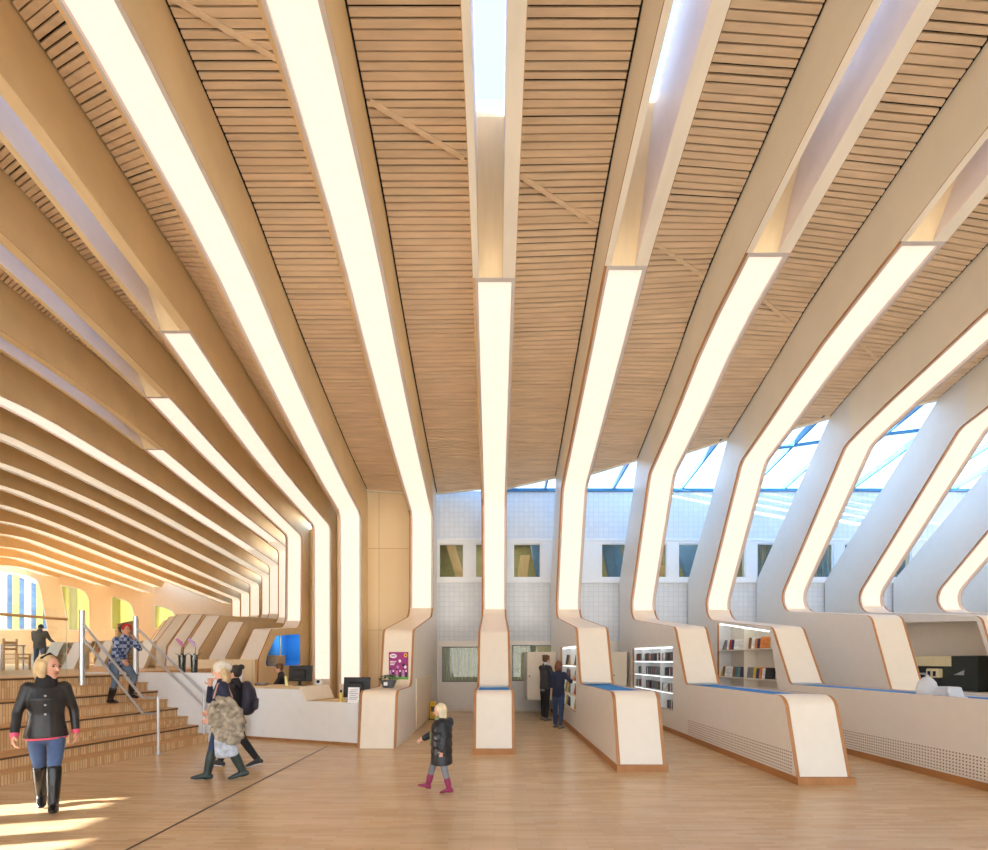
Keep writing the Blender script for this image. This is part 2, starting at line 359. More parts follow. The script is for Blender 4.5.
# niches cut into one side panel: k -> (side, outline in (u, z))
NICHE = {1: (-1, [(.915, 11.5), (.742, 10.8), (.742, -39), (.915, -39)]), 2: (-1, [(.966, 11.5), (.748, 10.5), (.748, -38), (.966, -38)]),
         3: (-1, [(.926, 34), (.751, 22.5), (.722, -32), (.926, -32)]), 5: (-1, [(.99, 36), (.731, 28.6), (.696, -24), (.99, -24)]),
         -5: (1, [(1.62, 52), (1.465, 46), (1.39, 14), (1.39, 9), (1.62, 9)]), -6: (1, [(1.82, 64), (1.62, 59), (1.53, 26), (1.53, 21), (1.82, 21)]),
         -4: (1, [(1.45, 38), (1.285, 31), (1.235, 7), (1.225, -5), (1.232, -7.5), (1.45, -7.5)])}
RIB = {}
def make_rib(k):
    xc = k * S; xl, xr = xc - W / 2, xc + W / 2; t = .05
    root = thing('portal_rib', (xc, D * (1.0 if k > -3 else KNEE.get(k, (2.6, 0))[0]), 0), RIBLABEL[k], 'rib', 'wooden ribs of the hall'); RIB[k] = root
    us = UP[k][0][0]
    # ---- front polyline
    if k in KNEE:
        kn = KNEE[k]; upper = frange(us, kn[0] - .03, .06)
        u0 = LAMP0.get(k)
        if u0: upper = sorted(set([u for u in upper if abs(u - u0) > .02] + [u0]))
        pts = [(*YZ((u, soffit(k, u))), 0) for u in upper]
        pts.append((*YZ(kn), .42))
        low = LOW.get(k)
        if low is None: pts.append((*YZ((kn[0] + .002, -55)), 0))
        else: pts += [(*YZ(p[:2]), p[2]) for p in low]
        front = fillet(pts)
        zfl = front[-1][1]
    else:
        kn = None; low = None
        upper = frange(us, UEND[k] - .05, .06); u0 = None
        front = [YZ((u, soffit(k, u))) for u in upper]
    # near leg down to the floor for the vault ribs
    if k <= -6:
        u1, z1 = us, soffit(k, us)
        leg = fillet([(*YZ((us - .12, -12)), 0), (*YZ((us - .05, z1 - 35)), 1.4), (*YZ((us + .02, soffit(k, us + .02))), 0)], 6)
        front = leg[:-1] + [p for p in front if p[0] > leg[-1][0]]
    # ---- back polyline from near end to far end
    ue = UEND[k]
    back = [YZ((u, backz(k, u))) for u in frange(us, ue, .06)]
    if k <= -6:
        back = [YZ((us - .2, -12)), YZ((us - .14, soffit(k, us) - 10))] + back[1:]
    full = kn is not None
    raised = [(p[0], p[1] + .36) for p in back[:-1]] + [(back[-1][0] - .02, back[-1][1] + .36), back[-1]]
    ub = None
    if full:
        if k >= 0: bl = [YZ((1.066, 84)), YZ((1.066, -55))]
        else:
            ub = kn[0] + .075; bl = [YZ((ub, soffit(k, kn[0]) - 20)), (D * ub, zfl)]
        backfull = back + bl
        backhi = raised + bl
    else: backfull, backhi = back, raised
    # ---- side panels
    us_seam = kn[0] - .013 if (full and k >= -1) else None
    low_m = satin if k >= -1 else birch
    up_m = pale if k >= 1 else birch
    nic = NICHE.get(k)
    for side, x0 in ((-1, xl), (1, xr - t)):
        holes = []
        if nic and nic[0] == side:
            hp = fillet([(*YZ(p), .0) for p in nic[1]]) if k > 0 else fillet([(*YZ(p), 0) for p in nic[1][-1:]] + [(*YZ(p), .25) for p in nic[1]] + [(*YZ(p), 0) for p in nic[1][:1]], 4)[1:-1]
            holes = [hp]
        if us_seam:
            ys = D * us_seam
            fu = [p for p in front if p[0] <= ys and p[1] > H + 3.6] ; n1 = len(fu)
            bu = [p for p in raised if p[0] <= ys]
            zs_f = H + .03 * soffit(k, us_seam); zs_b = H + .03 * backz(k, us_seam) + .36
            o = fu + [(ys, zs_f), (ys, zs_b)] + bu[::-1]
            MB().prism(o, [], x0, x0 + t, YZX, 0, 1).build('side_panel', [up_m, edge if k > 0 else edgeb], root)
            fl_ = front[n1:]; bd = [p for p in back if p[0] > ys]
            o = [(ys, zs_b), (ys, zs_f)] + fl_ + backhi[::-1][:len(backhi) - len(bu)]
            MB().prism(o, holes, x0, x0 + t, YZX, 0, 1).build('leg_panel', [low_m, edge], root)
        else:
            o = front + backhi[::-1]
            MB().prism(o, holes, x0, x0 + t, YZX, 0, 1).build('side_panel', [up_m, edgeb if k > -4 else edge], root)
    # ---- lamp, frame, cladding
    i0 = 0
    if u0: i0 = min(range(len(front)), key=lambda i: abs(front[i][0] - D * u0) + (0 if front[i][1] > 6 else 99))
    if full:
        zend = H + .03 * (52 if k >= -1 else (0 if low is None else 60))
        if k == -5: zend = H + .03 * 176
        if k in (-6, -7, -8, -9, -10, -11): zend = H + .03 * (KNEE[k][1] - 8)
        if k in (-5, -6, -7, -8, -9, -10, -11): zend = H + .03 * soffit(k, kn[0] - (.14 if k == -5 else .25))
        past = [i for i, p in enumerate(front) if i > i0 + 3 and p[0] > D * (kn[0] - (.05 if k > -5 else .3))]
        i1 = next((i for i in past if front[i][1] <= zend), len(front) - 1)
        if k in (-2, -3):
            front.insert(i1, (front[i1][0], H - .72)); 
    else: i1 = len(front) - 1
    if k <= -6: i0 = len(leg) - 1
    lampline = front[i0:i1 + 1]
    lm = lampm if k >= -6 else fabglow
    a, b = xl + t, xr - .02
    if len(lampline) > 2:
        fr = MB(); fr.ribbon(lampline, a, a + .045, -.08, .004); fr.ribbon(lampline, b - .05, b + .012, -.08, .004)
        p, q = lampline[0], lampline[1]
        fr.ribbon([p, (p[0] + (q[0] - p[0]) * min(1, .06 / max(.06, q[0] - p[0])), p[1] + (q[1] - p[1]) * min(1, .06 / max(.06, q[0] - p[0])))], a, b, -.08, .006)
        fo = fr.build('lamp_frame', framem if k >= -5 else white, root)
        MB().ribbon(lampline, a + .045, b - .05, -.075, -.055).build('lamp_diffuser', lm, fo, smooth=True)
    if full and low is not None and k <= -5:
        i2 = next((i for i, p in enumerate(front) if i > i1 and p[0] > D * (kn[0] - .1) and p[1] <= H + .03 * (low[0][1] + 14)), i1)
        if i2 > i1 + 1:
            MB().ribbon(front[i1:i2 + 1], xl + .052, xr - .052, -.05, -.02).build('fabric_panel', fabglow, root, smooth=True); i1 = i2  # leg fabric gives no light itself, the glow only whitens it
    lowline = front[i1:]
    if len(lowline) > 1:
        sk = MB()
        if 0 <= k <= 3:
            zb = H + .03 * max(low[2][1], low[3][1]); yb = D * low[3][0] + (.30 if k < 3 else .8)
            ia = next(i for i, p in enumerate(lowline) if p[1] < zb + .02)
            ib = next(i for i, p in enumerate(lowline) if i > ia and p[0] < yb)
            sk.ribbon(lowline[:ia + 1], xl + .052, xr - .052, -.05, .004)
            MB().ribbon([(yb, zb)] + lowline[ib:], xl + .052, xr - .052, -.05, .004).build('bench_cladding', lam, root, smooth=True)
        else: sk.ribbon(lowline, xl + .052, xr - .052, -.05, .004)
        sk.build('front_cladding', (lam if k >= 0 else cream) if k >= -1 else lam, root, smooth=True)
    if k <= -6: MB().ribbon(front[:i0 + 1], xl + .03, xr - .03, -.05, .01).build('near_leg_cladding', lam, root)
    # ---- board that closes the top of the rib
    usky = (u0 - .075) if u0 else None
    mid = [p for p in backfull if not (u0 and p[0] < D * (u0 - .02))]
    if u0:
        mid = [YZ((u0 - .02, backz(k, u0 - .02)))] + mid
    MB().ribbon(mid, xl + .02, xr - .02, -.0, .04).build('top_board', white if whitek(k) else birch, root)
    # ---- skylight slot between two beams
    if u0:
        un = SKY0 if k >= 0 else us + .05
        ztop = lambda u: soffit(k, u) + 48
        L, R = xl + .11, xr - .22
        line = [YZ((un, soffit(k, un)))] + [p for p in front if D * un + .05 < p[0] < D * u0 - .02 and p[1] > 6] + [YZ((u0, soffit(k, u0)))]
        m = MB().ribbon(line, xl + .01, L - .003, -.06, .006); m.ribbon(line, R + .003, xr - .01, -.06, .006)
        m.build('beam_soffit', pale if k >= 0 else birch, root)
        m = MB()
        poly = line + [YZ((u, ztop(u))) for u in frange(un, u0, .06)][::-1]
        m.prism(poly, [], L - .03, L, YZX); m.prism(poly, [], R, R + .03, YZX); m.build('skylight_lining', liner, root)
        ua = u0 - .075
        e = MB(); q = [YZ((u0, soffit(k, u0))), YZ((ua + .008, ztop(ua) - 4)), YZ((ua + .008, ztop(ua))), YZ((u0 + .0, ztop(u0))), YZ((u0 + .006, soffit(k, u0)))]
        e.prism(q, [], L, R, YZX); e.build('skylight_end_panel', birch, root)
        q = [YZ((un - .01, soffit(k, un))), YZ((un, soffit(k, un))), YZ((un, ztop(un))), YZ((un - .01, ztop(un)))]
        MB().prism(q, [], xl + .05, xr - .05, YZX).build('skylight_near_panel', birch, root)
        gl = [YZ((u, ztop(u) + .5)) for u in frange(un, ua, .06)]
        MB().ribbon(gl, L - .03, R + .03, -.02, 0).build('skylight_glass', glass, root)
        m = MB()
        for u in frange(un, ua, .12)[1:-1]: 
            z = H + .03 * ztop(u); m.box(L, R, D * u - .03, D * u + .03, z - .02, z + .03)
        m.build('skylight_bar', edge, root)
        nb = [YZ((u, backz(k, u))) for u in frange(us, un, .06)]
        if len(nb) > 1: MB().ribbon(nb, xl + .02, xr - .02, 0, .04).build('near_top_board', birch, root)
        cl = [YZ((u, soffit(k, u))) for u in frange(us, un, .06)]
        if len(cl) > 1: MB().ribbon(cl, xl + .03, xr - .03, -.06, .0).build('near_soffit_board', birch, root)
        # roof curb that carries the slot through the roof
    return root
for k in range(-15, 9): make_rib(k)

# bench pads, plinths and perforated boards on the bench feet
def bench_extras(k):
    root = RIB[k]; xc = k * S; xl, xr = xc - W / 2, xc + W / 2
    lo = LOW[k]
    y0, y1 = D * lo[3][0], D * lo[2][0]
    if k >= 0:
        zb_ = H + .03 * max(lo[2][1], lo[3][1]); MB().box(xl + .055, xr - .055, y0 + (.28 if k < 3 else .75), y1 + .12, zb_ - .10, zb_ - .032).build('bench_pad', blue, root)
        yf = D * lo[4][0]
        MB().box(xl - .012, xr + .012, yf - .03, D * 1.06, 0, .10).build('plinth', edge, root)
    if k in (2, 3):
        yf = D * lo[4][0]
        MB().box(xl - .006, xl, yf + .12, D * (.69 if k == 2 else .74), .13, .42).build('perforated_board', perf, root)
for k in (-1, 0, 1, 2, 3): bench_extras(k)

# linings, shelves and lights of the niches
def niche_parts(k):
    root = RIB[k]; side, ol = NICHE[k]; xc = k * S; xl, xr = xc - W / 2, xc + W / 2
    us_ = [p[0] for p in ol]; zs = [p[1] for p in ol]
    y0, y1 = D * min(us_), D * max(us_); z0, z1 = H + .03 * min(zs), H + .03 * max(zs)
    if k > 0:
        dp = .30 if k in (1, 2) else (.34 if k == 3 else .60); xb = xl + .05 + dp
        wm = white if k in (1, 2) else (beige if k == 5 else lam)
        MB().prism([YZ(p) for p in ol], [], xb, xb + .02, YZX).build('niche_back', beige if k == 5 else wm, root)
        m = MB(); pl = [YZ(p) for p in ol]; n = len(pl)
        cy, cz = sum(p[0] for p in pl) / n, sum(p[1] for p in pl) / n
        big = [(cy + (p[0] - cy) * 1.012, cz + (p[1] - cz) * 1.02) for p in pl]
        m.prism(big, [pl], xl + .05, xb, YZX); m.build('niche_lining', white if k < 5 else beige, root)
        if k < 5:
            t1, t0 = pl[0], pl[1]; A_ = Vector((xl + .08, t0[0] + .08, t0[1] - .03)); B_ = Vector((xl + .08, t1[0] - .05, t1[1] - .03))
            MB().obox((A_ + B_) / 2, (B_ - A_) / 2, Vector((.02, 0, 0)), Vector((0, 0, .012))).build('shelf_light', stripm, root)
    return xl, y0, y1, z0, z1
SHELF = {}
for k in (1, 2, 3, 5): SHELF[k] = niche_parts(k)
def shelves(k, levels, dividers, tmat):
    xl, y0, y1, z0, z1 = SHELF[k]; root = RIB[k]; dp = .30 if k < 3 else .34
    for z in levels:
        ya = y0 if k < 3 else D * (.722 + .029 * ((z - H) / .03 + 32) / 54.5)
        mb_ = MB().box(xl + .03, xl + .05 + dp, ya, y1, z - .022, z)
        so = mb_.build('shelf_board', tmat, root)
        if k < 3: MB().box(xl + .06, xl + .08, y0 + .05, y1 - .05, z - .036, z - .022).build('shelf_light', stripm, so)
    for u in dividers:
        MB().box(xl + .06, xl + .05 + dp, D * u - .012, D * u + .012, z0, (z1 if k < 3 else H + .03 * 27.5) - .03).build('shelf_divider', white if k < 3 else pale, root)
L1 = [H + .03 * z for z in (-4, -16.2, -27.4, -38.6)]
L2 = [H + .03 * z for z in (-.6, -12.4, -24.6, -37.8)]
L3 = [H + .03 * z for z in (9.0, -15.0)]
shelves(1, L1[:3], [.82], birch); shelves(2, L2[:3], [.9196, .816], white); shelves(3, L3, [.835], pale)
# blue reading nook inside rib -4
def nook():
    root = RIB[-4]; xr = -4 * S + W / 2; _, ol = NICHE[-4]
    pl = fillet([(*YZ(p), 0) for p in ol[-1:]] + [(*YZ(p), .25) for p in ol] + [(*YZ(p), 0) for p in ol[:1]], 4)[1:-1]
    MB().prism(pl, [], xr - .62, xr - .60, YZX).build('nook_back', blue, root)
    m = MB(); n = len(pl)
    for i in range(n):
        a, b = pl[i], pl[(i + 1) % n]
        m.add([(xr - .05, *a), (xr - .05, *b), (xr - .6, *b), (xr - .6, *a)], [(0, 1, 2, 3)])
    m.build('nook_lining', blue, root)
    nl = bpy.data.lights.new('nook_fill_light', 'POINT'); nl.energy = 9; nl.shadow_soft_size = .03; nl.color = (.9, .96, 1)  # added point light with no fixture, brightens the blue nook
    no = bpy.data.objects.new('nook_fill_light', nl); COL.objects.link(no); no.location = (xr - .12, D * 1.39, H + .75)
    MB().box(xr - .30, xr - .26, D * 1.35, D * 1.355, H - .22, H + 1.0).build('nook_post', white, root)
    MB().box(xr - .5, xr - .1, D * 1.305, D * 1.36, H - .21, H + .19).build('nook_cushion', mat('tan cushion', lin(214, 188, 152), .8), root, bevel=.04)
nook()
# low cabinet block on the right flank of the poster rib
MB().box(-S + W / 2, -S + W / 2 + .03, D * .775, D * .965, .06, H + .03 * -14.5).build('side_cabinet_front', cream, RIB[-1])

# ------------------------------------------------------------------ slatted ceiling, one panel per bay
NBAY = 0
def bay(k):
    """between rib k and rib k+1"""
    global NBAY
    xa, xb = k * S + W / 2, (k + 1) * S - W / 2
    if k >= -2: ua0 = ub0 = -.5
    else: ua0, ub0 = max(UP[k][0][0], -.5), max(UP[k + 1][0][0], -.5)
    ea, eb = UEND[k], UEND[k + 1]
    gl, gr = (.012, .032) if k >= 0 else (.032, .012)
    def P(u_a, u_b, f, up=0):
        za, zb = H + .03 * backz(k, u_a), H + .03 * backz(k + 1, u_b)
        x = xa + (xb - xa) * f
        return Vector((x, D * (u_a + (u_b - u_a) * f), za + (zb - za) * f + up))
    m = MB(); pitch = .090
    rows = []
    if k >= -2:
        n = int((max(ea, eb) + .5) * D / pitch)
        for i in range(n):
            u = -.5 + i * pitch / D; fa, fb = 0, 1
            if u > max(ea, eb): break
            if u > min(ea, eb):
                f = (u - ea) / (eb - ea)
                if ea > eb: fb = f
                else: fa = f
            rows.append((u, u, fa, fb))
    else:
        u = ub0
        while u < ea:
            ul = u + .05
            fb = 1 if u <= eb else (ea - ul) / ((ea - eb) - .05)
            if fb <= .02: break
            rows.append((ul, u, 0, min(1, fb))); u += pitch / D
    wdt = xb - xa
    for (u_a, u_b, fa, fb) in rows:
        f0, f1 = max(fa, gl / wdt), min(fb, 1 - gr / wdt)
        if f1 - f0 < .03: continue
        hw = random.choice((.028, .031, .034, .037)) ; dz = random.choice((0, 0, 0, .008))
        q = hw / D
        lo = [P(u_a - q, u_b - q, f0, dz), P(u_a - q, u_b - q, f1, dz), P(u_a + q, u_b + q, f1, dz), P(u_a + q, u_b + q, f0, dz)]
        m.hexa([*lo, *[v + Vector((0, 0, .034)) for v in lo]])
    # closing felt above the slats and roof deck
    us = frange(0, 1, .04); bk = []
    if k < -2:
        for (l0, r0, _, f0), (l1, r1, _, f1) in zip(rows[::4], rows[4::4]):
            q = [P(l0, r0, 0, .06), P(l0, r0, f0, .06), P(l1, r1, f1, .06), P(l1, r1, 0, .06)]
            m.hexa([*q, *[v + Vector((0, 0, .3)) for v in q]], 1)
    for t in us:
        u_a, u_b = ua0 + (ea - ua0) * t, ub0 + (eb - ub0) * t
        bk += [P(u_a, u_b, 0, .05), P(u_a, u_b, 1, .05), P(u_a, u_b, 1, .4), P(u_a, u_b, 0, .4)]
    fs = []
    for i in range(len(us) - 1):
        for j in range(4): fs.append((i * 4 + j, i * 4 + (j + 1) % 4, i * 4 + 4 + (j + 1) % 4, i * 4 + 4 + j))
    fs += [(0, 1, 2, 3), tuple(len(bk) - 4 + j for j in range(4))]
    if k >= -2: m.add(bk, fs, 1)
    # black shadow gap along the rib that faces the hall
    f = 1 - .013 / wdt if k >= 0 else .013 / wdt
    g = []
    for t in us:
        u_a, u_b = ua0 + (ea - ua0) * t, ub0 + (eb - ub0) * t
        d = .012 / wdt
        g += [P(u_a, u_b, f - d, .022), P(u_a, u_b, f + d, .022), P(u_a, u_b, f + d, .05), P(u_a, u_b, f - d, .05)]
    if k >= -2: m.add(g, fs, 2)
    o = m.build('ceiling', [slatm, dark, gap]); tag(o, 'slatted spruce ceiling panel between two ribs', 'ceiling', kind='structure')
    if k >= -2:
        a, b_ = P(ea, eb, 0, .015), P(ea, eb, 1, .015)
        MB().obox((a + b_) / 2, (b_ - a) / 2, Vector((0, .035, 0)), Vector((0, 0, .04))).build('ceiling_edge_board', pale, o)
    # diagonal batten on the nearer panels
    if -2 <= k <= 4:
        ub = {-3: .35, -2: .425, -1: .49, 0: .55, 1: .605, 2: .66, 3: .70, 4: .70, 5: .7}[k]
        a, b = P(ub - .022, ub - .022, .06, -.012), P(ub + .022, ub + .022, .94, -.012)
        d = (b - a).normalized(); s_ = Vector((0, .03, -.012))
        bt = MB().obox((a + b) / 2, (b - a) / 2, s_, Vector((0, 0, .01))).build('ceiling_batten', slatm, o)
for k in range(-15, 8): bay(k)
# ------------------------------------------------------------------ floor, walls, windows
YW = D * 1.07
def px(x, u=1.07): return (x - X0) * u * .03
def pz(y, u=1.07): return H - (y - Y0) * u * .03
floor = MB().box(-60, 22, -9, 60, -.1, 0).build('floor', floorm); tag(floor, 'oak strip parquet floor', 'floor', kind='structure')
gv = MB().box(-3.205, -3.178, -6, 8.95, -.01, .002).build('trim_1', mat('dark floor joint', lin(70, 58, 46), .6)); tag(gv, 'dark joint line across the parquet', 'trim', kind='structure')

UPW = [(438.5, 464), (475, 500), (513, 541), (601, 628), (640, 667), (678, 706), (717, 745.5), (756.5, 789), (801, 833), (844, 872), (883, 911), (922, 950), (961, 988), (1000, 1028)]
LOWW = [(442, 479, 646.6, 682), (512, 552, 645, 681)]
def rect(x0, x1, z0, z1): return [(x0, z0), (x1, z0), (x1, z1), (x0, z1)]
XL_, XR_ = -S - .6, 20.0
zb0, zb1 = pz(580), pz(541)        # window band
# lower tiled wall, window band wall and upper tiled wall, all in one plane
w = MB().prism(rect(XL_, XR_, 0, pz(641)), [rect(px(a), px(b), pz(d), pz(c)) for a, b, c, d in LOWW], YW, YW + .2, XZY).build('wall_back_base', satin); tag(w, kind='structure')
w = MB().prism(rect(XL_, XR_, pz(641), zb0), [], YW, YW + .2, XZY).build('wall_back_tiles', tile); tag(w, kind='structure')
w = MB().prism(rect(XL_, XR_, zb0, zb1), [rect(px(a), px(b), pz(578), pz(543.5)) for a, b in UPW], YW - .03, YW + .2, XZY).build('wall_back_band', white); tag(w, kind='structure')
w = MB().prism(rect(XL_, XR_, zb1, pz(491)), [], YW, YW + .2, XZY).build('wall_back_upper', tile); tag(w, kind='structure')
s_ = MB().box(XL_, XR_, YW - .06, YW, pz(583), pz(580)).box(XL_, XR_, YW - .05, YW, pz(541), pz(539)).build('trim_2', white); tag(s_, kind='structure')
s_ = MB().box(XL_, XR_, YW - .045, YW, 0, .08).build('baseboard_back', cream); tag(s_, kind='structure')
nwin = 0
slatblind = mat('grey vertical blind', lin(168, 172, 170), .7); frame_dk = mat('window frame grey', lin(120, 124, 124), .5)
def window(x0, x1, z0, z1, y, fm, label, gm=roomglass):
    global nwin; nwin += 1
    m = MB(); t = .035
    for q in ((x0, x0 + t, z0, z1), (x1 - t, x1, z0, z1), (x0 + t, x1 - t, z0, z0 + t), (x0 + t, x1 - t, z1 - t, z1)): m.box(q[0], q[1], y - .02, y + .06, q[2], q[3])
    o = m.build('window_%d' % nwin, fm); tag(o, label, 'window', kind='structure')
    MB().box(x0 + t, x1 - t, y + .02, y + .03, z0 + t, z1 - t).build('window_pane', gm, o)
    return o
for i, (a, b) in enumerate(UPW):
    o = window(px(a), px(b), pz(578), pz(543.5), YW + .02, white, 'upper floor window into the neighbouring room')
    if i in (8, 11, 7):
        m = MB(); x = px(a) + .06
        while x < px(b) - .05: m.box(x, x + .05, YW + .22, YW + .235, pz(577), pz(544)); x += .085
        m.build('vertical_blind', slatblind, o)
for a, b, c, d in LOWW:
    o = window(px(a), px(b), pz(d), pz(c), YW + .02, frame_dk, 'dark ground floor window with vertical blinds')
    m = MB(); x = px(a) + .05
    end = px(b) - .05 if a < 500 else px(a) + .75
    while x < end: m.box(x, x + .07, YW + .16, YW + .175, pz(d) + .04, pz(c) - .04); x += .11
    m.build('vertical_blind', slatblind, o)
# rooms behind the back wall
rb = MB()
rb.box(XL_, XR_, YW + 3.5, YW + 3.6, 0, 6.6); rb.box(XL_, XR_, YW + .2, YW + 3.5, 6.5, 6.6); rb.box(XL_, XR_, YW + .2, YW + 3.5, pz(600), pz(600) + .1); rb.box(XL_, XL_ + .1, YW + .2, YW + 3.5, 0, 6.6); rb.box(XR_ - .1, XR_, YW + .2, YW + 3.5, 0, 6.6)
o = rb.build('wall_neighbour_room', mat('olive grey room paint', lin(150, 140, 100), .8, var=.15)); tag(o, kind='structure')
# slanted timber members seen through the upper windows
tim = mat('glulam timber', lin(232, 188, 140), .5, grain=(1, 1, .2)); bl2 = mat('blue grey drape', lin(110, 150, 200), .8)
for (xa, ya, xb, yb, wd) in ((450, 543, 461, 580, .30), (525, 556, 522, 580, .32), (536, 543, 543, 580, .4)):
    p, q = at(xa, ya, YW + 1.2), at(xb, yb, YW + 1.2)
    o = MB().obox((p + q) / 2, (q - p) / 2, Vector((wd / 2, 0, 0)), Vector((0, .15, 0))).build('timber_post', tim if wd < .4 else bl2)
    tag(o, {450: 'slanted timber post behind the upper window next to the poster rib', 525: 'short timber post behind the upper window right of the central rib', 536: 'blue grey panel behind the upper window right of the central rib'}[xa], 'post')
for (xa, ya, xb, yb, wd, nm) in ((610, 543, 618, 580, .6, 'second'), (655, 580, 664, 566, .35, 'third'), (686, 543, 700, 580, .9, 'fourth'), (765, 580, 780, 543, .5, 'fifth'), (825, 545, 830, 578, .7, 'sixth'), (900, 575, 893, 560, .9, 'seventh')):
    p, q = at(xa, ya, YW + 1.2), at(xb, yb, YW + 1.2)
    o = MB().obox((p + q) / 2, (q - p) / 2, Vector((wd / 2, 0, 0)), Vector((0, .12, 0))).build('sloping_panel', tim if nm == 'third' else bl2)
    tag(o, 'sloping %s panel behind the upper windows, %s from the left along the window band' % ('timber' if nm == 'third' else 'blue grey', nm), 'panel')

# flat birch wall between ribs -2 and -1, and the rear wall that follows the rib feet
w = MB().box(-2 * S + W / 2 - .1, -S - W / 2 + .2, D * 1.06, D * 1.06 + .12, 0, 7.2).build('wall_left_birch', woodwall); tag(w, kind='structure')
pts = [(-2 * S, D * 1.10)] + [(k * S, D * (KNEE[k][0] + .09)) for k in range(-3, -12, -1)]
m = MB()
for (xa, ya), (xb, yb) in zip(pts, pts[1:]):
    m.hexa([(xa, ya, 0), (xb, yb, 0), (xb, yb + .15, 0), (xa, ya + .15, 0), (xa, ya, 7.6), (xb, yb, 7.6), (xb, yb + .15, 7.6), (xa, ya + .15, 7.6)])
w = m.build('wall_left_rear', woodwall); tag(w, kind='structure')
# birch back wall behind the reception, under the reading nooks
w = MB().box(at(196, 660, D * 1.186).x, -4 * S + W / 2 - .05, D * 1.186 - .12, D * 1.186 + .05, 0, H + .02).build('wall_reception', woodwall); tag(w, kind='structure')

# end wall with its four windows
def uw(X): return 2.47 + (1095 + X / .03) * .00187
EA, EB = Vector((-1230 * .03, D * uw(-1230 * .03), 0)), Vector((-700 * .03, D * uw(-700 * .03), 0))
ed = (EB - EA).normalized(); EL = (EB - EA).length
def on_end(x, y):
    """point of the end wall seen at pixel (x, y) -> (distance along the wall, height)"""
    r = Vector(((x - X0) / F, 1, 0)); n = Vector((-ed.y, ed.x, 0)); Yd = EA.dot(n) / r.dot(n)
    P = r * Yd; return ((P - EA).dot(ed), H - (y - Y0) * Yd / F)
def emap(p, a): return EA + ed * p[0] + Vector((-ed.y, ed.x, 0)) * a + Vector((0, 0, p[1]))
EW = [[(-2, 571), (27, 575), (38, 580), (41, 590), (48.6, 630.5), (-2, 630.5)],
      [(60, 584.5), (78, 588), (86, 592), (89.6, 600), (89.6, 631), (68, 631)],
      [(111.2, 596), (124, 599.5), (131, 603.5), (134, 611), (134, 630), (111.2, 630)],
      [(154, 604.5), (166, 607.5), (173, 611), (176, 617), (176, 628.5), (154, 628.5)]]
EWp = [[on_end(*p) for p in w] for w in EW]
EWr = []
for w in EWp:
    q = [(*p, .5 if 0 < i < 4 else .05) for i, p in enumerate(w)]
    EWr.append(fillet([(*w[-1], 0)] + q + [(*w[0], 0)], 4)[1:-1])
w = MB().prism(rect(0, EL, 0, 9.3), EWr, 0, .25, emap).build('wall_end', mat('pale end wall birch', lin(226, 204, 172), .6, var=.03)); tag(w, kind='structure')
fin = translucent('yellow facade fin', (.66, .64, .36)); finw = translucent('white facade fin', (.7, .7, .66))
for i, w in enumerate(EWr):
    nwin += 1
    xs = [p[0] for p in w]; zs = [p[1] for p in w]
    fr = MB(); n = len(w); cx, cz = sum(xs) / n, sum(zs) / n
    inner = [(cx + (p[0] - cx) * .93, cz + (p[1] - cz) * .95) for p in w]
    fr.prism(w, [inner], -.04, .3, emap)
    o = fr.build('window_%d' % nwin, white); tag(o, 'end wall window with yellow and white fins outside', 'window', kind='structure')
    MB().prism(inner, [], .15, .16, emap).build('window_pane', glass, o)
    m = MB(); x = min(xs) - .6; j = 0
    while x < max(xs) + 1.5:
        wd = .34 if i == 0 else .512
        m.prism(rect(x, x + wd, min(zs) - 1, max(zs) + 1.5), [], .7, .9, emap, (j % 2) if i == 0 else 0); x += (.62 if i == 0 else .52); j += 1
    m.build('facade_fins', [fin, finw], o)

hm = MB(); hv = []
for i in range(25):
    a = math.radians(100 + i * 2.6); R_ = 105
    for j in range(4):
        hgt = 1.7 * (9 + 4 * math.sin(i * .7) + 3 * math.sin(i * 1.9)); hv.append((R_ * math.cos(a) * (1 + .12 * j), R_ * math.sin(a) * (1 + .12 * j), (-3, hgt * .55, hgt, hgt * 1.15)[j]))
hm.add(hv, [(i * 4 + j, i * 4 + 4 + j, i * 4 + 5 + j, i * 4 + 1 + j) for i in range(24) for j in range(3)])
o = hm.build('hill', mat('wooded hillside', lin(128, 134, 140), .9, var=.3, scale=.3), smooth=True); tag(o, kind='structure')
gd = MB().box(-140, -40, -20, 160, -1.2, -1.0).box(-40, 60, 62, 160, -1.2, -1.0).build('ground', mat('winter ground', lin(150, 150, 140), .9)); tag(gd, kind='structure')
# facade behind the near feet of the vault ribs and the walls behind the camera
fp = [(-12.4, -8.0), (-12.4, 7.6)] + [(k * S - .3, D * (UP[k][0][0] - .2)) for k in range(-6, -16, -1)] + [(EA.x, EA.y)]
m = MB()
for i, ((xa, ya), (xb, yb)) in enumerate(zip(fp[1:], fp[2:])):
  for (za, zb_) in ((0, 9.6),) if i < 1 else ((0, 2.0), (5.6, 9.6)):
    m.hexa([(xa, ya, za), (xb, yb, za), (xb - .15, yb - .1, za), (xa - .15, ya - .1, za), (xa, ya, zb_), (xb, yb, zb_), (xb - .15, yb - .1, zb_), (xa - .15, ya - .1, zb_)])
w = m.build('wall_left_facade', birch); tag(w, kind='structure')
SUN = Vector((5, 1.3, -1.12)).normalized()
def to_facade(x, y, X=-12.4):
    t = (x - X) / 5; return (y - 1.3 * t, 1.12 * t)
slots = []
for (xe, y0_, y1_) in ((-4.45, 5.15, 5.62), (-4.12, 4.52, 4.90), (-3.75, 4.08, 4.32), (-3.6, 3.62, 3.86)):
    a, h = to_facade(xe, y0_); b, _ = to_facade(xe, y1_); slots.append(rect(a, b, .06, h))
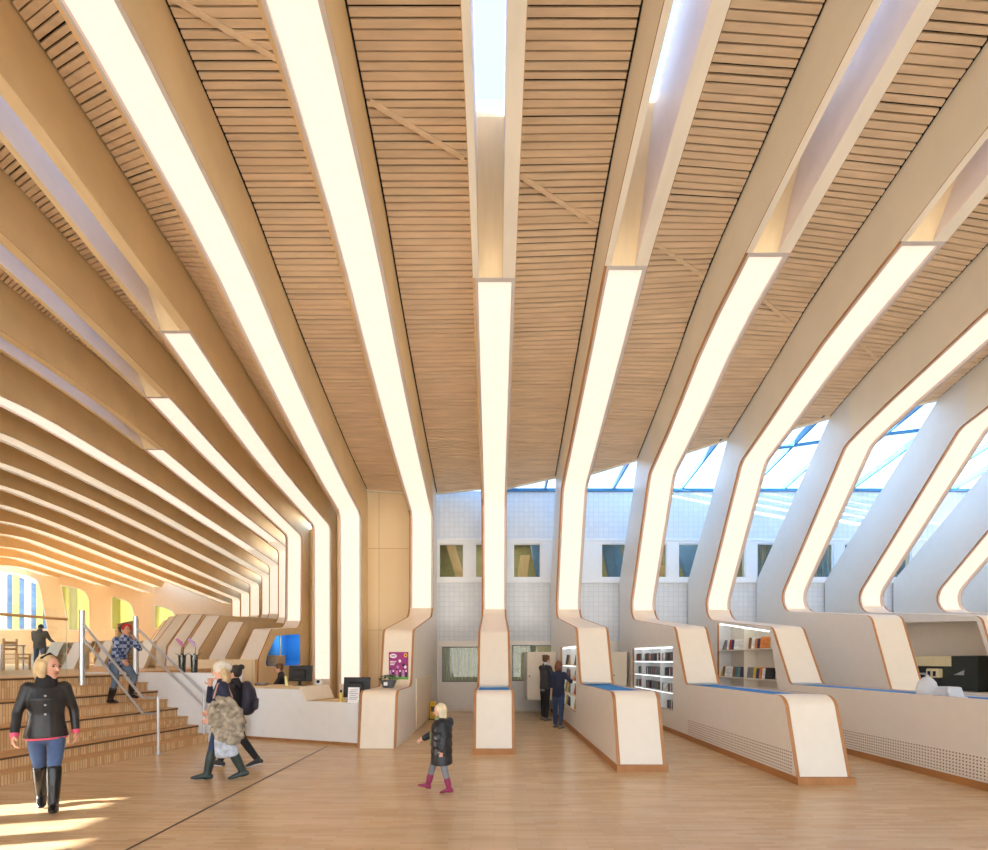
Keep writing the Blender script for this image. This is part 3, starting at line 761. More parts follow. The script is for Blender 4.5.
w = MB().prism(rect(-8, 7.7, 0, 9.6), slots, -12.4, -12.36, lambda p, a: (a, p[0], p[1])).build('wall_left_near', birch); tag(w, kind='structure')
holes = [rect(-11.5 + 3.7 * i, -8.2 + 3.7 * i, .3, 6.6) for i in range(8)]
w = MB().prism(rect(-12.4, 20, 0, 9.6), holes, -7.2, -7.0, XZY).build('wall_front', white); tag(w, kind='structure')
for i in range(8):
    nwin += 1; o = MB().box(-11.5 + 3.7 * i, -8.2 + 3.7 * i, -7.12, -7.1, .3, 6.6).build('window_%d' % nwin, glass); tag(o, 'tall glazed bay of the front wall', 'window', kind='structure')
w = MB().box(-34.5, -34, -1.6, 24, 0, 11).build('wall_sunblock_facade', white); tag(w, kind='structure')  # unseen wall added outside to keep direct sun off the left facade
w = MB().box(-20.5, -20, -70, -8.5, 0, 22).build('wall_sunblock_front', white); tag(w, kind='structure')  # unseen wall put up to stop sun entering the front windows
w = MB().box(18.2, 18.4, -7, YW, 0, 9.4).build('wall_right', white); tag(w, kind='structure')

# glass roof strip between the ceiling edge and the back wall
zw = pz(491)
nwin += 1
root = thing('window_%d' % nwin, (8, YW - 1, 6.9), 'sloping glass roof strip above the white back wall', 'window'); root['kind'] = 'structure'
def groof(k, f, g, up=0):
    """bay k..k+1; f across the bay, g from ceiling edge (0) to wall (1)"""
    u = UEND[k] + (UEND[k + 1] - UEND[k]) * f; z = H + .03 * (backz(k, UEND[k]) * (1 - f) + backz(k + 1, UEND[k + 1]) * f) + .06
    a = Vector((k * S + S * f, D * u, max(z, zw + .12))); b = Vector((a.x, YW + .05, zw + .05))
    p = a.lerp(b, g); p.z += up; return p
for k in range(0, 8):
    m = MB(); q = [groof(k, f, g) for g in (-.08, 1) for f in (0, 1)]
    m.add([q[0], q[1], q[3], q[2]], [(0, 1, 2, 3)]); m.build('roof_pane', glass, root)
    for f in (.25, .75):
        a, b = groof(k, f, -.08), groof(k, f, 1)
        MB().obox((a + b) / 2 + Vector((0, 0, .06)), (b - a) / 2, Vector((.026, 0, 0)), Vector((0, 0, .09))).build('glazing_bar', bluedk, root)
    if k >= 3:
        a, b = groof(k, 0, .3), groof(k, 1, .3)
        MB().obox((a + b) / 2, (b - a) / 2, Vector((0, .05, 0)), Vector((0, 0, .03))).build('roof_transom', bluedk, root)
MB().box(-.2, 18, YW - .06, YW + .1, zw - .02, zw + .07).build('roof_sill', bluedk, root)
# unseen area lights added to brighten the rooms behind the back windows

for i, (x, z) in enumerate([(x, z) for z in (2.9, 6.2) for x in (0, 6, 12)]):
    l = bpy.data.lights.new('room_fill_light', 'AREA'); l.energy = 60; l.size = 2.5; l.color = (1, .93, .78)
    lo = bpy.data.objects.new('room_fill_light', l); COL.objects.link(lo); lo.location = (x, YW + 1.8, z)
# ------------------------------------------------------------------ raised floor, bleacher stair, parapet
HU = 1.36
F0 = Vector((-5.755, 9.39, 0)); e = Vector((.203, .979, 0)).normalized(); pv = Vector((-e.y, e.x, 0))
GO = 1.72 / 7
def st(a, b, z=0): return F0 - e * a + pv * (b + GO) + Vector((0, 0, z))   # a: metres towards the camera, b: metres up the stair
LB = 4.55
tread = mat('oak tread', lin(206, 160, 106), .4, var=.1)
stair = thing('bleacher_stair', st(2, .8), 'striped oak seating steps climbing to the raised reading floor', 'stairs')
nosem = mat('dark nosing strip', lin(92, 66, 44), .5)
for i in range(4):
    b0 = i * 2 * GO; h = .34 * (i + 1)
    P = [st(0, b0), st(LB, b0), st(LB, 8 * GO + .4), st(0, 8 * GO + .4)]
    z0 = .34 * i
    vs = [p + Vector((0, 0, z0)) for p in P] + [p + Vector((0, 0, h - .03 if i < 3 else HU - .03)) for p in P]
    MB().hexa(vs).build('seating_riser', riserm, stair)
    q = [st(0, b0 - .02), st(LB, b0 - .02), st(LB, b0 + 2 * GO + .02 if i < 3 else 8 * GO + .4), st(0, b0 + 2 * GO + .02 if i < 3 else 8 * GO + .4)]
    tp = h if i < 3 else HU
    tr = MB().hexa([p + Vector((0, 0, tp - .028)) for p in q] + [p + Vector((0, 0, tp)) for p in q]).build('seating_tread', tread, stair)
    q = [st(0, b0 - .022), st(LB, b0 - .022), st(LB, b0 - .018), st(0, b0 - .018)]
    MB().hexa([p + Vector((0, 0, tp - .04)) for p in q] + [p + Vector((0, 0, tp - .012)) for p in q]).build('nosing', nosem, stair)
    # half-height step in front of this tier
    ln = (1.45, 2.2, 2.12, 1.3)[i]
    bb0 = b0 - GO if i > 0 else -.01 - GO * .0
    if i > 0:
        P = [st(0, b0 - GO), st(ln, b0 - GO), st(ln, b0), st(0, b0)]
        sp = MB().hexa([p + Vector((0, 0, z0)) for p in P] + [p + Vector((0, 0, z0 + .142)) for p in P]).build('half_step', riserm, stair)
        P = [st(0, b0 - GO - .02), st(ln + .01, b0 - GO - .02), st(ln + .01, b0), st(0, b0)]
        MB().hexa([p + Vector((0, 0, z0 + .142)) for p in P] + [p + Vector((0, 0, z0 + .17)) for p in P]).build('half_tread', tread, stair)
        if i < 3:
            c = st(ln + .012, b0 - GO * .5, z0 + .09)
            MB().obox(c, e * .006, pv * .03, Vector((0, 0, .03))).build('step_light', mat('step light', (1, .97, .9), emit=1.2), stair)
    else:
        P = [st(0, b0 - GO), st(LB, b0 - GO), st(LB, b0), st(0, b0)]
        MB().hexa([p for p in P] + [p + Vector((0, 0, .142)) for p in P]).build('half_step', riserm, stair)
        P = [st(0, b0 - GO - .02), st(LB, b0 - GO - .02), st(LB, b0), st(0, b0)]
        MB().hexa([p + Vector((0, 0, .142)) for p in P] + [p + Vector((0, 0, .17)) for p in P]).build('half_tread', tread, stair)
# raised floor slab
c0, c1 = st(0, 8 * GO + .38), st(LB, 8 * GO + .38)
poly = [(c0.x, c0.y), (c1.x, c1.y), (-12.3, c1.y + .6), (-12.3, 7.6)] + fp[2:-1] + [(EA.x, EA.y), (EB.x, EB.y)] + [pts[i] for i in range(len(pts) - 1, 2, -1)] + [(-10.0, D * 1.18), (-9.2, 13.0)]
sl = MB().prism(poly, [], HU - .12, HU, XYZ).build('floor_raised', mat('raised floor oak', lin(214, 172, 122), .35, var=.06)); tag(sl, 'raised reading floor of pale oak', 'floor', kind='structure')
# white parapet that closes the end of the stair
pa = MB(); q = [(-.75, 0), (8 * GO + 1.2, 0), (8 * GO + 1.2, HU + .04), (-.75, HU + .04)]
pa.prism([(-.62, 0), (8 * GO + 1.2, 0), (8 * GO + 1.2, HU + .03), (-.62, HU + .03)], [], .01, .2, lambda p, a: F0 + pv * p[0] + e * a + Vector((0, 0, p[1])))
o = pa.build('stair_parapet', white); tag(o, 'white parapet wall closing the end of the seating steps', 'parapet')

# handrails
def rail(a, bt, label, glass_left):
    top = st(a, bt, HU); bot = st(a, -.33, 0); low_ = HU - 1.19
    r = thing('stair_handrail', top, label, 'handrail', 'steel handrails of the seating steps')
    MB().tube([top - Vector((0, 0, low_)), top + Vector((0, 0, 1.2))], .042, 14).build('post', steel, r, True)
    hp = st(a, -.33, .98)
    b0 = st(a, .0, .98)
    MB().tube([top + Vector((0, 0, .95)), b0, hp, hp * 1], .022, 10).build('hand_rail', steel, r, True) if False else MB().tube([top + Vector((0, 0, .98)), b0, hp], .023, 10).build('hand_rail', steel, r, True)
    MB().tube([top + Vector((0, 0, .72)), st(a, .0, .70), st(a, -.33, .70)], .02, 10).build('lower_rail', steel, r, True)
    MB().tube([hp + Vector((0, 0, .02)), bot], .024, 10).build('foot_post', steel, r, True)
    MB().lathe([(.06, 0), (.06, .012), (.03, .016)], bot, 14).build('foot_plate', steel, r, True)
    return r
rail(1.18, 1.35, 'steel double handrail in the middle of the seating steps', True)
a_ = -.005
def rail2():
    top = F0 + e * -.07 + pv * 1.69 + Vector((0, 0, HU + .0))
    r = thing('stair_handrail', top, 'steel double handrail along the white parapet', 'handrail', 'steel handrails of the seating steps')
    MB().tube([top, top + Vector((0, 0, 1.2))], .042, 14).build('post', steel, r, True)
    q = F0 + e * -.07 + pv * .03
    MB().tube([top + Vector((0, 0, .98)), q + Vector((0, 0, .98 - .0))], .023, 10).build('hand_rail', steel, r, True)
    MB().tube([top + Vector((0, 0, .72)), q + Vector((0, 0, .72))], .02, 10).build('lower_rail', steel, r, True)
    MB().tube([q + Vector((0, 0, 1.0)), q], .024, 10).build('foot_post', steel, r, True)
rail2()
# glass balustrade with oak rail along the top of the seating
t0, t1 = st(1.3, 6 * GO + .06, HU), st(LB - .05, 6 * GO + .06, HU)
bal = thing('glass_balustrade', (t0 + t1) / 2, 'glass balustrade with round oak rail on the edge of the raised floor', 'balustrade')
def gpanel(a, b, z0, z1, parent, name='glass_panel'):
    d = (b - a).normalized(); n = Vector((-d.y, d.x, 0)) * .006
    return MB().hexa([a - n + Vector((0, 0, z0)), b - n + Vector((0, 0, z0)), b + n + Vector((0, 0, z0)), a + n + Vector((0, 0, z0)),
                      a - n + Vector((0, 0, z1)), b - n + Vector((0, 0, z1)), b + n + Vector((0, 0, z1)), a + n + Vector((0, 0, z1))]).build(name, railglass, parent)
gpanel(t0, t1, .03, 1.2, bal)
MB().tube([t0 + Vector((0, 0, 1.03)), t1 + Vector((0, 0, 1.03))], .025, 10).build('oak_rail', tread, bal, True)
for f in (.44,):
    q = t0.lerp(t1, f); MB().tube([q, q + Vector((0, 0, 1.12))], .02, 8).build('baluster', steel, bal, True)
g0, g1 = F0 + e * .1 + pv * (7 * GO + .1) + Vector((0, 0, HU)), F0 + e * 1.2 + pv * (8 * GO + 1.8) + Vector((0, 0, HU))
bal2 = thing('glass_balustrade', (g0 + g1) / 2, 'frameless glass balustrade behind the white parapet, in front of the reading nooks', 'balustrade')
gpanel(g0, g1, .03, 1.15, bal2)

# ------------------------------------------------------------------ light
world = bpy.data.worlds.new('sky'); SC.world = world; world.use_nodes = True
nt = world.node_tree; bg = nt.nodes['Background']
tc = nt.nodes.new('ShaderNodeTexCoord'); sp = nt.nodes.new('ShaderNodeSeparateXYZ'); rp = nt.nodes.new('ShaderNodeValToRGB')
nt.links.new(tc.outputs['Generated'], sp.inputs[0]); nt.links.new(sp.outputs['Z'], rp.inputs['Fac'])
rp.color_ramp.elements[0].position = 0.0; rp.color_ramp.elements[0].color = (1, .91, .80, 1)
rp.color_ramp.elements[1].position = .42; rp.color_ramp.elements[1].color = (.14, .27, .47, 1)
q = rp.color_ramp.elements.new(.2); q.color = (.54, .60, .66, 1)
nt.links.new(rp.outputs['Color'], bg.inputs['Color']); bg.inputs['Strength'].default_value = 4.5
sl = bpy.data.lights.new('sun', 'SUN'); sl.energy = 30; sl.angle = math.radians(.4); sl.color = (1, .96, .9)
so = bpy.data.objects.new('sun', sl); COL.objects.link(so); so.rotation_euler = SUN.to_track_quat('-Z', 'Y').to_euler(); so.location = (-10, -5, 12)

# ------------------------------------------------------------------ camera
cd = bpy.data.cameras.new('camera'); cam = bpy.data.objects.new('camera', cd); COL.objects.link(cam)
cam.location = (0, 0, H); cam.rotation_euler = (math.radians(90), 0, 0)
cd.sensor_fit = 'HORIZONTAL'; cd.sensor_width = 36; cd.lens = F / 988 * 36; cd.shift_y = (Y0 - 425) / 988; cd.clip_end = 200
SC.camera = cam
SC.view_settings.view_transform = 'Standard'; SC.view_settings.look = 'None'; SC.view_settings.exposure = 0.62; SC.view_settings.gamma = 1
# ------------------------------------------------------------------ things on shelves
PAL = {'red': lin(176, 52, 48), 'navy': lin(44, 56, 92), 'black': lin(34, 34, 38), 'white': lin(226, 226, 224), 'grey': lin(122, 126, 132),
       'brown': lin(118, 84, 62), 'teal': lin(52, 118, 126), 'yellow': lin(220, 184, 70), 'pink': lin(206, 128, 144), 'green': lin(84, 122, 74), 'orange': lin(210, 124, 56)}
def pmat(n): return mat('printed cover ' + n, PAL[n], .45, var=.25, scale=14)
_cache = {}
def boxmesh(name, dx, dy, dz, m, inset=None):
    """a cover box standing on its base centre; covers get a lighter page block"""
    key = (name, round(dx, 3), round(dy, 3), round(dz, 3), m.name)
    if key not in _cache:
        b = MB(); b.box(-dx / 2, dx / 2, -dy / 2, dy / 2, 0, dz)
        o = b.build(name, m); _cache[key] = o.data; bpy.data.objects.remove(o)
    return _cache[key]
def place(name, me, loc, rot, label, cat, group):
    o = bpy.data.objects.new(name, me); COL.objects.link(o); o.location = loc; o.rotation_euler = rot; return tag(o, label, cat, group)
ORD = ['top', 'second', 'third', 'bottom']
def cds():
    xl = SHELF[2][0]; bays = [(.7535, .813), (.8195, .9165), (.9225, .962)]
    for r, z in enumerate(L2):
        zt = z if r < 3 else SHELF[2][3]
        for bi, (ua, ub) in enumerate(bays):
            y = D * ua + .03; end = D * ub - (.03 if random.random() < .5 else .25)
            while y < end:
                if random.random() < .07: y += random.uniform(.08, .2); continue
                c = random.choice(['black', 'grey', 'navy', 'navy', 'white', 'grey', 'brown', 'red', 'teal', 'black'])
                th = .05; h = random.choice((.19, .19, .2, .185))
                me = boxmesh('cd_case', .14, th - .004, h, pmat(c))
                place('cd_case', me, (xl + .16, y + th / 2, zt + .001), (0, 0, 0), '%s CD case standing in the %s row of the lit CD shelves' % (c, ORD[r]), 'CD case', 'CD cases in the %s row' % ORD[r])
                y += th
cds()
def browsed():
    xl = SHELF[1][0]
    for r, z in enumerate(L1):
        zt = z if r < 3 else SHELF[1][3]
        for (ua, ub) in ((.75, .812), (.828, .905)):
            y = D * ua + .12
            while y < D * ub - .1:
                c = random.choice(['grey', 'teal', 'black', 'brown', 'navy', 'yellow', 'red', 'black'])
                me = boxmesh('book', .03, random.choice((.17, .19, .15)), random.choice((.24, .26, .22)), pmat(c))
                place('book', me, (xl + .10, y, zt + .004), (0, math.radians(9), 0), '%s book shown face-out in the %s row of the browsed shelf' % (c, ORD[r]), 'book', 'face-out books in the %s row of the browsed shelf' % ORD[r])
                y += random.uniform(.21, .27)
browsed()
def magazines():
    xl = SHELF[3][0]
    for r, z in enumerate(L3):
        ya, yb = (10.95, 12.9) if r == 0 else (10.75, 12.9)
        y = ya; i = 0
        while y < yb:
            if abs(y - D * .835) < .15: y += .1; continue
            i += 1
            if i % 6 == 0: y += .16
            c = random.choice(['red', 'white', 'navy', 'teal', 'pink', 'yellow', 'brown', 'white', 'grey', 'green', 'orange', 'black'])
            me = boxmesh('magazine', .012, random.choice((.2, .21)), random.choice((.27, .28, .25)), pmat(c))
            place('magazine', me, (xl + .15, y, z + .008), (0, math.radians(14), math.radians(38 + 3 * (i % 3))), '%s magazine leaning on the %s shelf of the magazine niche' % (c, ('upper', 'lower')[r]), 'magazine', 'magazines on the %s shelf of the niche' % ('upper', 'lower')[r])
            y += .125
magazines()

# ------------------------------------------------------------------ coffee corner
cm = thing('coffee_machine', (10.95, 11.2, .94), 'dark coffee machine with a cream metal panel in the niche of the leaning white rib', 'coffee machine')
cdark = mat('dark green grey enamel', lin(46, 54, 52), .25); ccream = mat('brushed brass panel', lin(250, 232, 184), .35, metal=.1, var=.05)
MB().box(10.80, 11.16, 10.42, 12.0, .94, 1.75).build('body', cdark, cm, bevel=.015)
MB().box(10.775, 10.80, 11.02, 11.98, 1.50, 1.745).build('cream_panel', ccream, cm)
MB().box(10.77, 10.80, 11.98, 12.08, 1.50, 1.745).build('switch_plate', ccream, cm)
for dz in (1.58, 1.67): MB().lathe([(.02, 0), (.02, .02), (.012, .03)], (10.755, 12.03, dz), 10, axis='Y').build('knob', blackp, cm)
MB().box(10.66, 10.80, 11.22, 11.52, 1.22, 1.44).build('brew_head', ccream, cm, bevel=.02)
for y in (11.29, 11.43): MB().box(10.645, 10.66, y - .03, y + .03, 1.26, 1.38).build('display', mat('blue black display', lin(30, 40, 70), .2), cm)
MB().tube([(10.7, 11.55, 1.3), (10.68, 11.68, 1.31), (10.68, 11.78, 1.3)], [.035, .018, .014], 10).build('portafilter', steel, cm, True)
MB().box(10.62, 10.82, 11.1, 11.95, .95, .99).build('drip_tray', steel, cm)
MB().add([(10.785, 10.95, 1.3), (10.785, 10.7, 1.42), (10.785, 10.72, 1.3), (10.795, 10.95, 1.3), (10.795, 10.7, 1.42), (10.795, 10.72, 1.3)], [(0, 1, 2), (5, 4, 3), (0, 1, 4, 3), (1, 2, 5, 4), (2, 0, 3, 5)]).build('emblem', steel, cm)
zc = H + .03 * -16.5 - .032
def dome(c, r, label):
    t = thing('plastic_container', c, label, 'container', 'clear containers on the magazine counter')
    MB().lathe([(r * .9, 0), (r, .02), (r, .03), (r * .98, .1), (r * .8, .2), (r * .4, .265), (.02, .28)], c, 20).build('dome', plastic, t, True)
    MB().lathe([(.01, .275), (.02, .29), (.018, .31)], c, 10).build('knob', plastic, t, True)
    MB().lathe([(r * 1.04, 0), (r * 1.04, .012), (r, .02)], c, 20).build('tray', white, t, True)
dome((6.45, 6.95, zc), .13, 'clear domed container on the blue-topped counter, the taller of two')
t = thing('plastic_container', (6.44, 6.62, zc), 'low clear tray with lid on the blue-topped counter, beside the domed one', 'container', 'clear containers on the magazine counter')
MB().hexa([(6.34, 6.5, zc), (6.58, 6.5, zc), (6.58, 6.76, zc), (6.34, 6.76, zc), (6.36, 6.54, zc + .15), (6.56, 6.54, zc + .15), (6.56, 6.72, zc + .15), (6.36, 6.72, zc + .15)]).build('lid', plastic, t, bevel=.02)
MB().box(6.33, 6.59, 6.49, 6.77, zc, zc + .012).build('tray', white, t)
MB().box(6.43, 6.49, 6.58, 6.66, zc + .013, zc + .06).build('sachet', blackp, t)

# open white cabinet door by the back wall
p0, p1 = at(527, 700, 13.6), at(556, 652, 13.6)
cab = thing('wall_cabinet', ((p0.x + p1.x) / 2, 13.6, p0.z), 'cream wall cabinet with a panelled door beside the dark window and the browsing people', 'cabinet')
MB().box(p0.x, p1.x, 13.6, YW, p0.z, p1.z).build('body', satin, cab)
MB().box(p0.x + .01, p1.x - .01, 13.575, 13.6, p0.z + .01, p1.z - .01).build('door', cream, cab) ; door_ = COL.objects[-1]
MB().box(p0.x + .14, p1.x - .14, 13.565, 13.575, p0.z + .14, p1.z - .14).build('door_field', cream, door_)
MB().lathe([(.02, -.03), (.02, 0)], (p0.x + .07, 13.575, (p0.z + p1.z) / 2), 10, axis='Y').build('door_knob', blackp, door_)
p0, p1 = at(610.6, 690, 13.8), at(627, 652, 13.8)
cab = thing('wall_cabinet', ((p0.x + p1.x) / 2, 13.8, 0), 'plain cream tall cabinet in the gap left of the CD shelves', 'cabinet')
MB().box(p0.x, p1.x, 13.8, YW, 0, p1.z).build('body', cream, cab)
MB().box(p0.x + .03, p1.x - .03, 13.78, 13.8, .1, p1.z - .04).build('door', cream, cab) ; door_ = COL.objects[-1]
MB().lathe([(.018, -.03), (.018, 0)], (p0.x + .09, 13.78, 1.2), 10, axis='Y').build('door_knob', blackp, door_)
# yellow box near the poster rib
p = fl(432.5, 712); yb = mat('yellow plastic', lin(226, 182, 30), .4)
t = thing('yellow_stand', (-1.70, 13.0, 0), 'small yellow upright box on the floor behind the child, beside the poster rib', 'box')
MB().box(-1.78, -1.62, 12.95, 13.05, .02, .50).build('body', yb, t, bevel=.01)
MB().box(-1.80, -1.60, 12.9, 13.1, 0, .02).build('base', blackp, t)
MB().box(-1.75, -1.65, 12.94, 12.95, .22, .36).build('symbol_panel', blackp, t)

# ------------------------------------------------------------------ reception desk
A = Vector((-5.3, 9.82, 0)); B = Vector((-2.60, 8.92, 0)); dd = (B - A).normalized(); dn = Vector((-dd.y, dd.x, 0)); LD = (B - A).length
def dk(s, n, z): return A + dd * s + dn * n + Vector((0, 0, z))
desk = thing('reception_desk', dk(LD / 2, .4, 0), 'white reception desk with a high counter and a lower part at its right', 'desk')
sf = LD * .535
fp_ = [(0, .06), (LD, .06), (LD, .83), (sf + .13, .83), (sf, 1.09), (0, 1.09)]
MB().prism(fp_, [], 0, .04, lambda p, a: dk(p[0], a, p[1])).build('front_panel', mat('white oiled panel', lin(240, 240, 240), .45, var=.02), desk)
MB().prism([(0.02, 0), (LD - .02, 0), (LD - .02, .06), (.02, .06)], [], .03, .06, lambda p, a: dk(p[0], a, p[1])).build('plinth', edge, desk)
MB().prism([(0, 0), (sf, 0), (sf, .82), (0, .82)], [], 1.06, 1.10, lambda p, a: dk(p[0], p[1], a)).build('counter_top', birch, desk)
MB().prism([(0.0, .04), (LD, .04), (LD, .85), (.0, .85)], [], .78, .815, lambda p, a: dk(p[0], p[1], a)).build('work_top', birch, desk)
sp_ = [dk(sf - .02, -.01, 1.10), dk(sf - .02, .84, 1.10), dk(sf + .13, .84, .83), dk(sf + .13, -.01, .83)]
MB().hexa([v - Vector((.02, 0, .01)) for v in sp_] + [v + Vector((.015, 0, .012)) for v in sp_]).build('sloping_end_panel', cream, desk)
MB().prism([(0, .04), (.03, .04), (.03, .85), (0, .85)], [], 0, 1.06, lambda p, a: dk(p[0], p[1], a)).build('side_panel', white, desk)
for s in (LD * .5, LD - .05): MB().prism([(s, .1), (s + .04, .1), (s + .04, .8), (s, .8)], [], 0, .78, lambda p, a: dk(p[0], p[1], a)).build('support_panel', white, desk)
def monitor(x, Y, zb, w, h, label, yaw):
    c = at(x, 660, Y); c.z = zb
    t = thing('monitor', c, label, 'monitor', 'black desk monitors', 0)
    R = Matrix.Rotation(yaw, 4, 'Z')
    def m(mb): mb.v = [tuple(c + R @ Vector(v)) for v in mb.v]; return mb
    tilt = .04
    m(MB().hexa([(-w / 2, -.02, .09), (w / 2, -.02, .09), (w / 2, .02, .09), (-w / 2, .02, .09), (-w / 2, -.02 + tilt, .09 + h), (w / 2, -.02 + tilt, .09 + h), (w / 2, .02 + tilt, .09 + h), (-w / 2, .02 + tilt, .09 + h)])).build('screen_housing', blackp, t, bevel=.006)
    m(MB().hexa([(-w * .25, -.05, .15), (w * .25, -.05, .15), (w * .25, -.015, .13), (-w * .25, -.015, .13), (-w * .25, -.03, .08 + h * .7), (w * .25, -.03, .08 + h * .7), (w * .25, 0, .1 + h * .75), (-w * .25, 0, .1 + h * .75)])).build('back_bulge', blackp, t)
    m(MB().box(-.025, .025, -.03, .01, .01, .2)).build('stand_post', blackp, t)
    m(MB().box(-.12, .12, -.1, .1, 0, .012)).build('stand_foot', blackp, t, bevel=.004)
monitor(300, 10.05, 1.10, .52, .34, 'black monitor on the high counter in front of the receptionist', -.1)
monitor(356.5, 9.32, .815, .54, .40, 'black monitor on the low part of the desk behind the small white sign', -.1)
c = at(352, 660, 10.0); t = thing('keyboard', (c.x - .42, 10.15, 1.10), 'black keyboard tray lying right of the counter monitor', 'keyboard')
p = at(313, 660, 9.85); MB().box(p.x - .18, p.x + .16, 9.72, 9.95, 1.10, 1.125).build('keyboard_body', blackp, t, bevel=.004)
t.location = (p.x, 9.85, 1.10)
t.location = (0, 0, 0)
p = at(353.5, 660, 9.02)
t = thing('table_sign', (p.x, 9.02, .815), 'small white text sign in a clear stand on the low desk', 'sign')
MB().hexa([(p.x - .11, 9.0, .825), (p.x + .11, 9.0, .825), (p.x + .11, 9.01, .825), (p.x - .11, 9.01, .825), (p.x - .11, 9.05, 1.12), (p.x + .11, 9.05, 1.12), (p.x + .11, 9.06, 1.12), (p.x - .11, 9.06, 1.12)]).build('sheet', mat('white paper', lin(244, 244, 244), .7), t) ; sheet_ = COL.objects[-1]
MB().box(p.x - .12, p.x + .12, 8.97, 9.12, .815, .825).build('foot', plastic, t)
ink = mat('grey print', lin(150, 150, 156), .7)
for i in range(6):
    z = 1.07 - i * .035; yy = 9.0 + (z - .825) / .295 * .05 - .003; w_ = .07 if i in (0, 3) else .085
    MB().box(p.x - w_, p.x + w_ - .02 * (i % 2), yy, yy + .002, z - .006, z + .006).build('text_line', ink, sheet_)
p = at(341, 660, 9.3); t = thing('yellow_bottle', (p.x, 9.3, .815), 'slim yellow bottle with dark cap left of the small white sign', 'bottle')
MB().lathe([(.035, 0), (.037, .02), (.037, .15), (.02, .19)], (p.x, 9.3, .815), 14).build('bottle_body', mat('pale yellow plastic', lin(232, 214, 110), .4), t, True)
MB().lathe([(.021, .19), (.021, .235), (.01, .24)], (p.x, 9.3, .815), 12).build('cap', blackp, t, True)
p = at(347, 660, 9.45); t = thing('mug', (p.x - .05, 9.55, .815), 'dark drinking glass behind the yellow bottle', 'cup')
MB().lathe([(.03, 0), (.04, .01), (.042, .2), (.038, .2), (.034, .02)], (p.x - .05, 9.55, .815), 14).build('glass_body', plastic, t, True)
p = at(287, 660, 9.9); t = tag(MB().hexa([(p.x - .03, 9.88, 1.10), (p.x + .03, 9.88, 1.10), (p.x + .03, 9.92, 1.10), (p.x - .03, 9.92, 1.10), (p.x - .05, 9.89, 1.31), (p.x - .0, 9.89, 1.31), (p.x - .0, 9.90, 1.31), (p.x - .05, 9.90, 1.31)]).build('leaflet_stand', mat('pale yellow card', lin(240, 232, 160), .6)), 'narrow pale yellow card stand left of the counter monitor', 'card stand')
p = at(319, 660, 10.2); t = thing('desk_device', (p.x, 10.2, 1.10), 'small white and black device on the counter right of the monitor', 'device')
MB().box(p.x - .07, p.x + .07, 10.15, 10.25, 1.10, 1.24).build('casing', white, t, bevel=.03); MB().lathe([(.035, -.01), (.035, 0)], (p.x, 10.15, 1.18), 14, axis='Y').build('black_disc', blackp, t)
for i, (cx, cc) in enumerate(((262, 'brown'), (263, 'grey'))):
    p = at(cx, 660, 10.1); o = MB().box(p.x - .12, p.x + .1, 10.0, 10.16, 1.10 + .03 * i, 1.13 + .03 * i).build('book', pmat(cc)); tag(o, '%s book lying on the left end of the reception counter%s' % (cc, ', on top of another' if i else ', under another'), 'book')
# wooden chair behind the low desk
p = at(332, 660, 10.6); wc = mat('oak chair wood', lin(206, 160, 106), .45, grain=(1, 1, .2))
def chair(c, rz, label, s=1.0):
    t = thing('wooden_chair', c, label, 'chair')
    R = Matrix.Rotation(rz, 4, 'Z'); c = Vector(c)
    def b(nm, *a):
        mb = MB().box(*a); mb.v = [tuple(c + R @ (Vector(v) * s)) for v in mb.v]; return mb.build(nm, wc, t)
    b('seat', -.21, .21, -.2, .2, .43, .46)
    for sx in (-.19, .19):
        b('front_leg', sx - .018, sx + .018, -.19, -.155, 0, .43); b('back_leg', sx - .018, sx + .018, .16, .195, 0, .88)
        b('side_rail', sx - .012, sx + .012, -.16, .17, .3, .325)
    b('back_slat', -.18, .18, .165, .185, .72, .80); b('back_slat', -.18, .18, .165, .185, .56, .62); b('front_rail', -.18, .18, -.18, -.16, .33, .36)
    return t
chair((p.x, 10.6, 0), math.radians(200), 'oak chair behind the low part of the reception desk')
chair((-13.6, 13.3, HU), math.radians(95), 'oak chair on the raised floor in front of the man in the dark jacket', 1.02)
# glass table at the left edge of the raised floor
c = Vector((-14.45, 13.6, HU)); t = thing('reading_table', c, 'pale table with thin grey legs at the left picture edge on the raised floor', 'table')
MB().box(c.x - .6, c.x + .45, c.y - .35, c.y + .35, HU + .70, HU + .73).build('table_top', mat('pale grey table top', lin(196, 204, 212), .25), t)
for sx in (-.55, .41):
    for sy in (-.31, .31): MB().box(c.x + sx - .018, c.x + sx + .018, c.y + sy - .018, c.y + sy + .018, HU, HU + .70).build('leg', steel, t)

# poster on the panel of the reception rib
ps = thing('poster', (-2.2, 10.5, 1.2), 'magenta event poster on the panel beside the desk plant', 'poster')
def onp(x, y, d=.0):
    zz = 6 if False else None
    u = .757; P = at(x, y, D * u)
    f = (23 - (P.z - H) / .03) / 42.5; u = .765 - .02 * max(0, min(1, f)); P = at(x, y, D * u); P.y -= .02 + d; return P
def flat(poly, nm, m, d, par=None):
    a = [onp(x, y, d) for x, y in poly]; b_ = [v + Vector((0, .004, 0)) for v in a]; n = len(a)
    mb = MB(); mb.add(a + b_, [tuple(range(n)), tuple(range(2 * n - 1, n - 1, -1))] + [(i, (i + 1) % n, n + (i + 1) % n, n + i) for i in range(n)]); return mb.build(nm, m, par or ps)
mg = mat('magenta print', lin(158, 44, 122), .5); wp = mat('white print', lin(240, 236, 238), .5); bk = mat('black print', lin(36, 28, 44), .5); gp = mat('green print', lin(96, 160, 60), .5); yp = mat('yellow print', lin(240, 190, 50), .5); lp = mat('lilac print', lin(196, 132, 190), .5)
